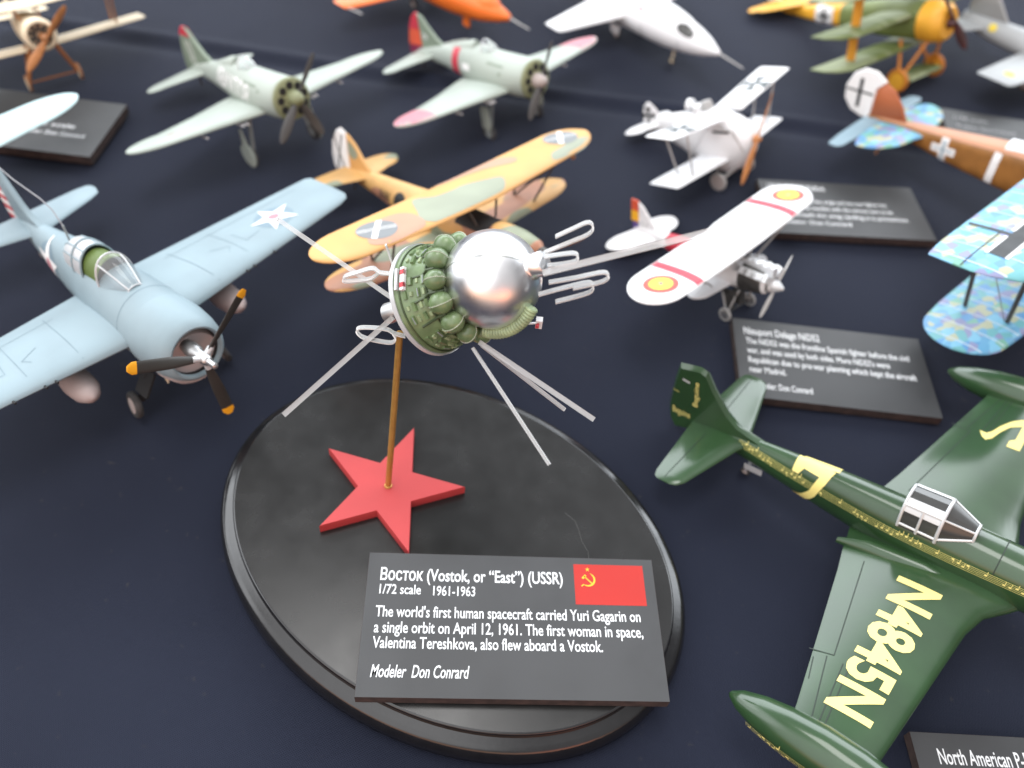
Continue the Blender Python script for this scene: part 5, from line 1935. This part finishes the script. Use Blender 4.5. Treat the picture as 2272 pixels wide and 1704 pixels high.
def make_grey_jet():
    P = Model('jet_model', (33.1, 58.2, 2.0), (-.70, .03, 0), 'pale grey jet with small yellow roundels, cropped at the top right corner', 'model aeroplane', GM)
    fus = Fus([(8.0, 0, .1, .1, .1), (6, .05, .6, .6, .6), (3, .1, .9, .9, .8), (0, .1, .95, .95, .8), (-3, .15, .8, .8, .65), (-5.4, .3, .5, .5, .4)])
    mb = MB()
    fus.mesh(mb, 32)
    mb.poly(disc(-3.0, .5, .28), fus.wrap(-1, .016), 1, .2)
    P.part('fuselage', mb, ['jet_grey', 'yellow_mark'])
    wg = Wing([(0, 3.0, -.4, -.1, .4), (1.0, 2.7, -.5, -.1, .35), (6.1, 1.2, -1.2, .0, .2), (6.4, 1.0, -1.2, .0, .06)])
    for sd in (1, -1):
        mb = MB()
        wg.mesh(mb, (sd,), 0, 14)
        mb.poly(disc(.4, sd * 5.0, .36), wg.top(.014), 1, .2)
        P.part('wing', mb, ['jet_grey', 'yellow_mark'])
        wheel(P, (1.0, sd * 1.8, -1.6), .4, .22)
        gear_leg(P, [(1.0, sd * 1.6, 0), (1.0, sd * 1.7, -1.6)], .08, 'strut_grey')
    tl = Wing([(0, -3.0, -5.2, .4, .2), (2.4, -4.3, -5.5, .4, .1)])
    mb = MB()
    tl.mesh(mb, (1, -1), 0, 10)
    P.part('tailplane', mb, ['jet_grey'])
    mb = MB()
    mb.plate([(-2.2, .9), (-4.4, 3.2), (-5.6, 3.2), (-5.2, .6)], .18)
    P.part('fin', mb, ['jet_grey'])
    wheel(P, (5.5, 0, -1.65), .34, .18)
    gear_leg(P, [(5.5, 0, -.3), (5.5, 0, -1.6)], .07, 'strut_grey')


make_grey_jet()

# ================================================================== cream biplane (top left) and aqua monoplane (left edge)


def make_cream_biplane():
    P = Model('biplane_model', (-30.64, 44.438, 2.387), (-.8252, .2773, 0), 'cream linen biplane with a wooden propeller and brown legs, cropped at top left', 'model aeroplane', GM)
    fus = Fus([(3.2, .1, .80, .80, .80), (2, .1, .82, .85, .85, 2.2), (0, .1, .75, .8, .8, 2.6), (-2, .05, .55, .6, .6, 2.6), (-5.2, .0, .1, .2, .25)])
    mb = MB()
    fus.mesh(mb, 32)
    P.part('fuselage', mb, ['cream'])
    mb = MB()
    mb.lathe([(3.0, .88), (3.3, .90), (3.55, .80), (3.6, .70), (3.5, .62)], (0, -.05, .2), (1, 0, 0), 32, 0, caps=False)
    mb.lathe([(3.5, .64), (3.1, .6), (3.1, .02)], (0, -.05, .2), (1, 0, 0), 32, 1, caps=False)
    for k in range(9):
        g = 2 * PI * k / 9
        mb.tube([(3.25, -.05 + .2 * math.cos(g), .2 + .2 * math.sin(g)), (3.25, -.05 + .58 * math.cos(g), .2 + .58 * math.sin(g))], .09, 8, 2)
    P.part('cowling', mb, ['cream', 'dark', 'engine'])
    up = Wing([(0, 2.0, -1.1, 1.4, .25), (6.6, 1.9, -1.1, 1.6, .2), (6.9, 1.6, -1.0, 1.6, .06)])
    mb = MB()
    up.mesh(mb, (1, -1), 0, 14)
    P.part('upper_wing', mb, ['cream'])
    lo = Wing([(0, 1.55, -.45, -.85, .22), (6.3, 1.25, -.65, -.75, .18), (6.55, 1.0, -.6, -.75, .06)], skew=.11)
    mb = MB()
    lo.mesh(mb, (1, -1), 0, 14)
    P.part('lower_wing', mb, ['cream'])
    for sd in (1, -1):
        for a, b in (((.9, sd * 4.9, 1.5), (.35, sd * 4.75, -.75)), ((-.6, sd * 4.9, 1.5), (-.75, sd * 4.75, -.75))):
            strut(P, a, b, .07, 'strut_wood')
        for a, b in (((1.6, sd * .6, 1.4), (1.9, sd * .5, .8)), ((.4, sd * .6, 1.4), (.6, sd * .5, .8))):
            strut(P, a, b, .05, 'strut_wood')
        wheel(P, (1.7, sd * 1.45, -2.48), .48, .16, tyre='prop_brown', hub='cream', cap=.8)
        gear_leg(P, [(2.2, sd * .7, -.6), (1.7, sd * 1.4, -2.5)], .09, 'brown_leg')
        gear_leg(P, [(1.0, sd * .7, -.6), (1.7, sd * 1.4, -2.5)], .09, 'brown_leg')
    strut(P, (1.7, 1.4, -2.45), (1.7, -1.4, -2.45), .05, 'brown_leg', 'axle')
    tl = Wing([(0, -3.6, -5.4, .1, .14), (2.0, -4.0, -5.4, .1, .1)])
    mb = MB()
    tl.mesh(mb, (1, -1), 0, 10)
    P.part('tailplane', mb, ['cream'])
    mb = MB()
    mb.plate([(-4.2, .2), (-4.7, 1.3), (-5.5, 1.3), (-5.6, .1)], .12)
    P.part('rudder', mb, ['cream'])
    mb = MB()
    mb.lathe([(3.2, .2), (3.9, .22), (4.05, .05)], (0, .05, .1), (1, 0, 0), 16)
    pr = P.part('propeller', mb, ['prop_brown'])
    for ph in (.72, .72 + PI):
        mb = MB()
        blade(mb, (3.9, .12, .06), ph, 2.1, .05, .48, .5, .3, .18)
        P.part('blade', mb, ['prop_brown'], pr)
    strut(P, (-5.0, 0, -.1), (-5.3, 0, -.9), .05, 'strut_wood', 'tail_skid')


make_cream_biplane()


def make_aqua_monoplane():
    P = Model('monoplane_model', (-30.9, 30.6, 2.3), (-.70, .12, 0), 'pale aqua monoplane of which only the rounded wing tip shows at the left edge', 'model aeroplane', GM)
    fus = Fus([(3.4, 0, .5, .5, .5), (2.5, 0, .75, .75, .75), (0, .1, .75, .8, .7), (-3, .2, .45, .5, .45), (-6, .3, .1, .15, .15)])
    mb = MB()
    fus.mesh(mb, 28)
    P.part('fuselage', mb, ['pale_blue'])
    wg = Wing([(0, 2.2, -1.2, -.2, .4), (3, 2.1, -1.2, .1, .36), (6.6, 1.85, -.85, .5, .28)], (9.35, .45, .75))
    for sd in (1, -1):
        mb = MB()
        wg.mesh(mb, (sd,), 0, 16)
        P.part('wing', mb, ['pale_blue'])
        wheel(P, (1.9, sd * 1.5, -1.7), .36, .18)
        gear_leg(P, [(1.7, sd * 1.3, -.2), (1.9, sd * 1.4, -1.7)], .06, 'strut_grey')
    tl = Wing([(0, -4.6, -5.8, .3, .12), (2.0, -5.0, -5.8, .3, .08)])
    mb = MB()
    tl.mesh(mb, (1, -1), 0, 10)
    P.part('tailplane', mb, ['pale_blue'])
    mb = MB()
    mb.plate([(-4.6, .4), (-5.4, 1.7), (-6.1, 1.6), (-6.1, .2)], .12)
    P.part('fin', mb, ['pale_blue'])
    wheel(P, (-5.3, 0, -1.35), .15, .1)
    strut(P, (-5.3, 0, -1.3), (-5.2, 0, .2), .05, 'strut_grey', 'tail_strut')


make_aqua_monoplane()
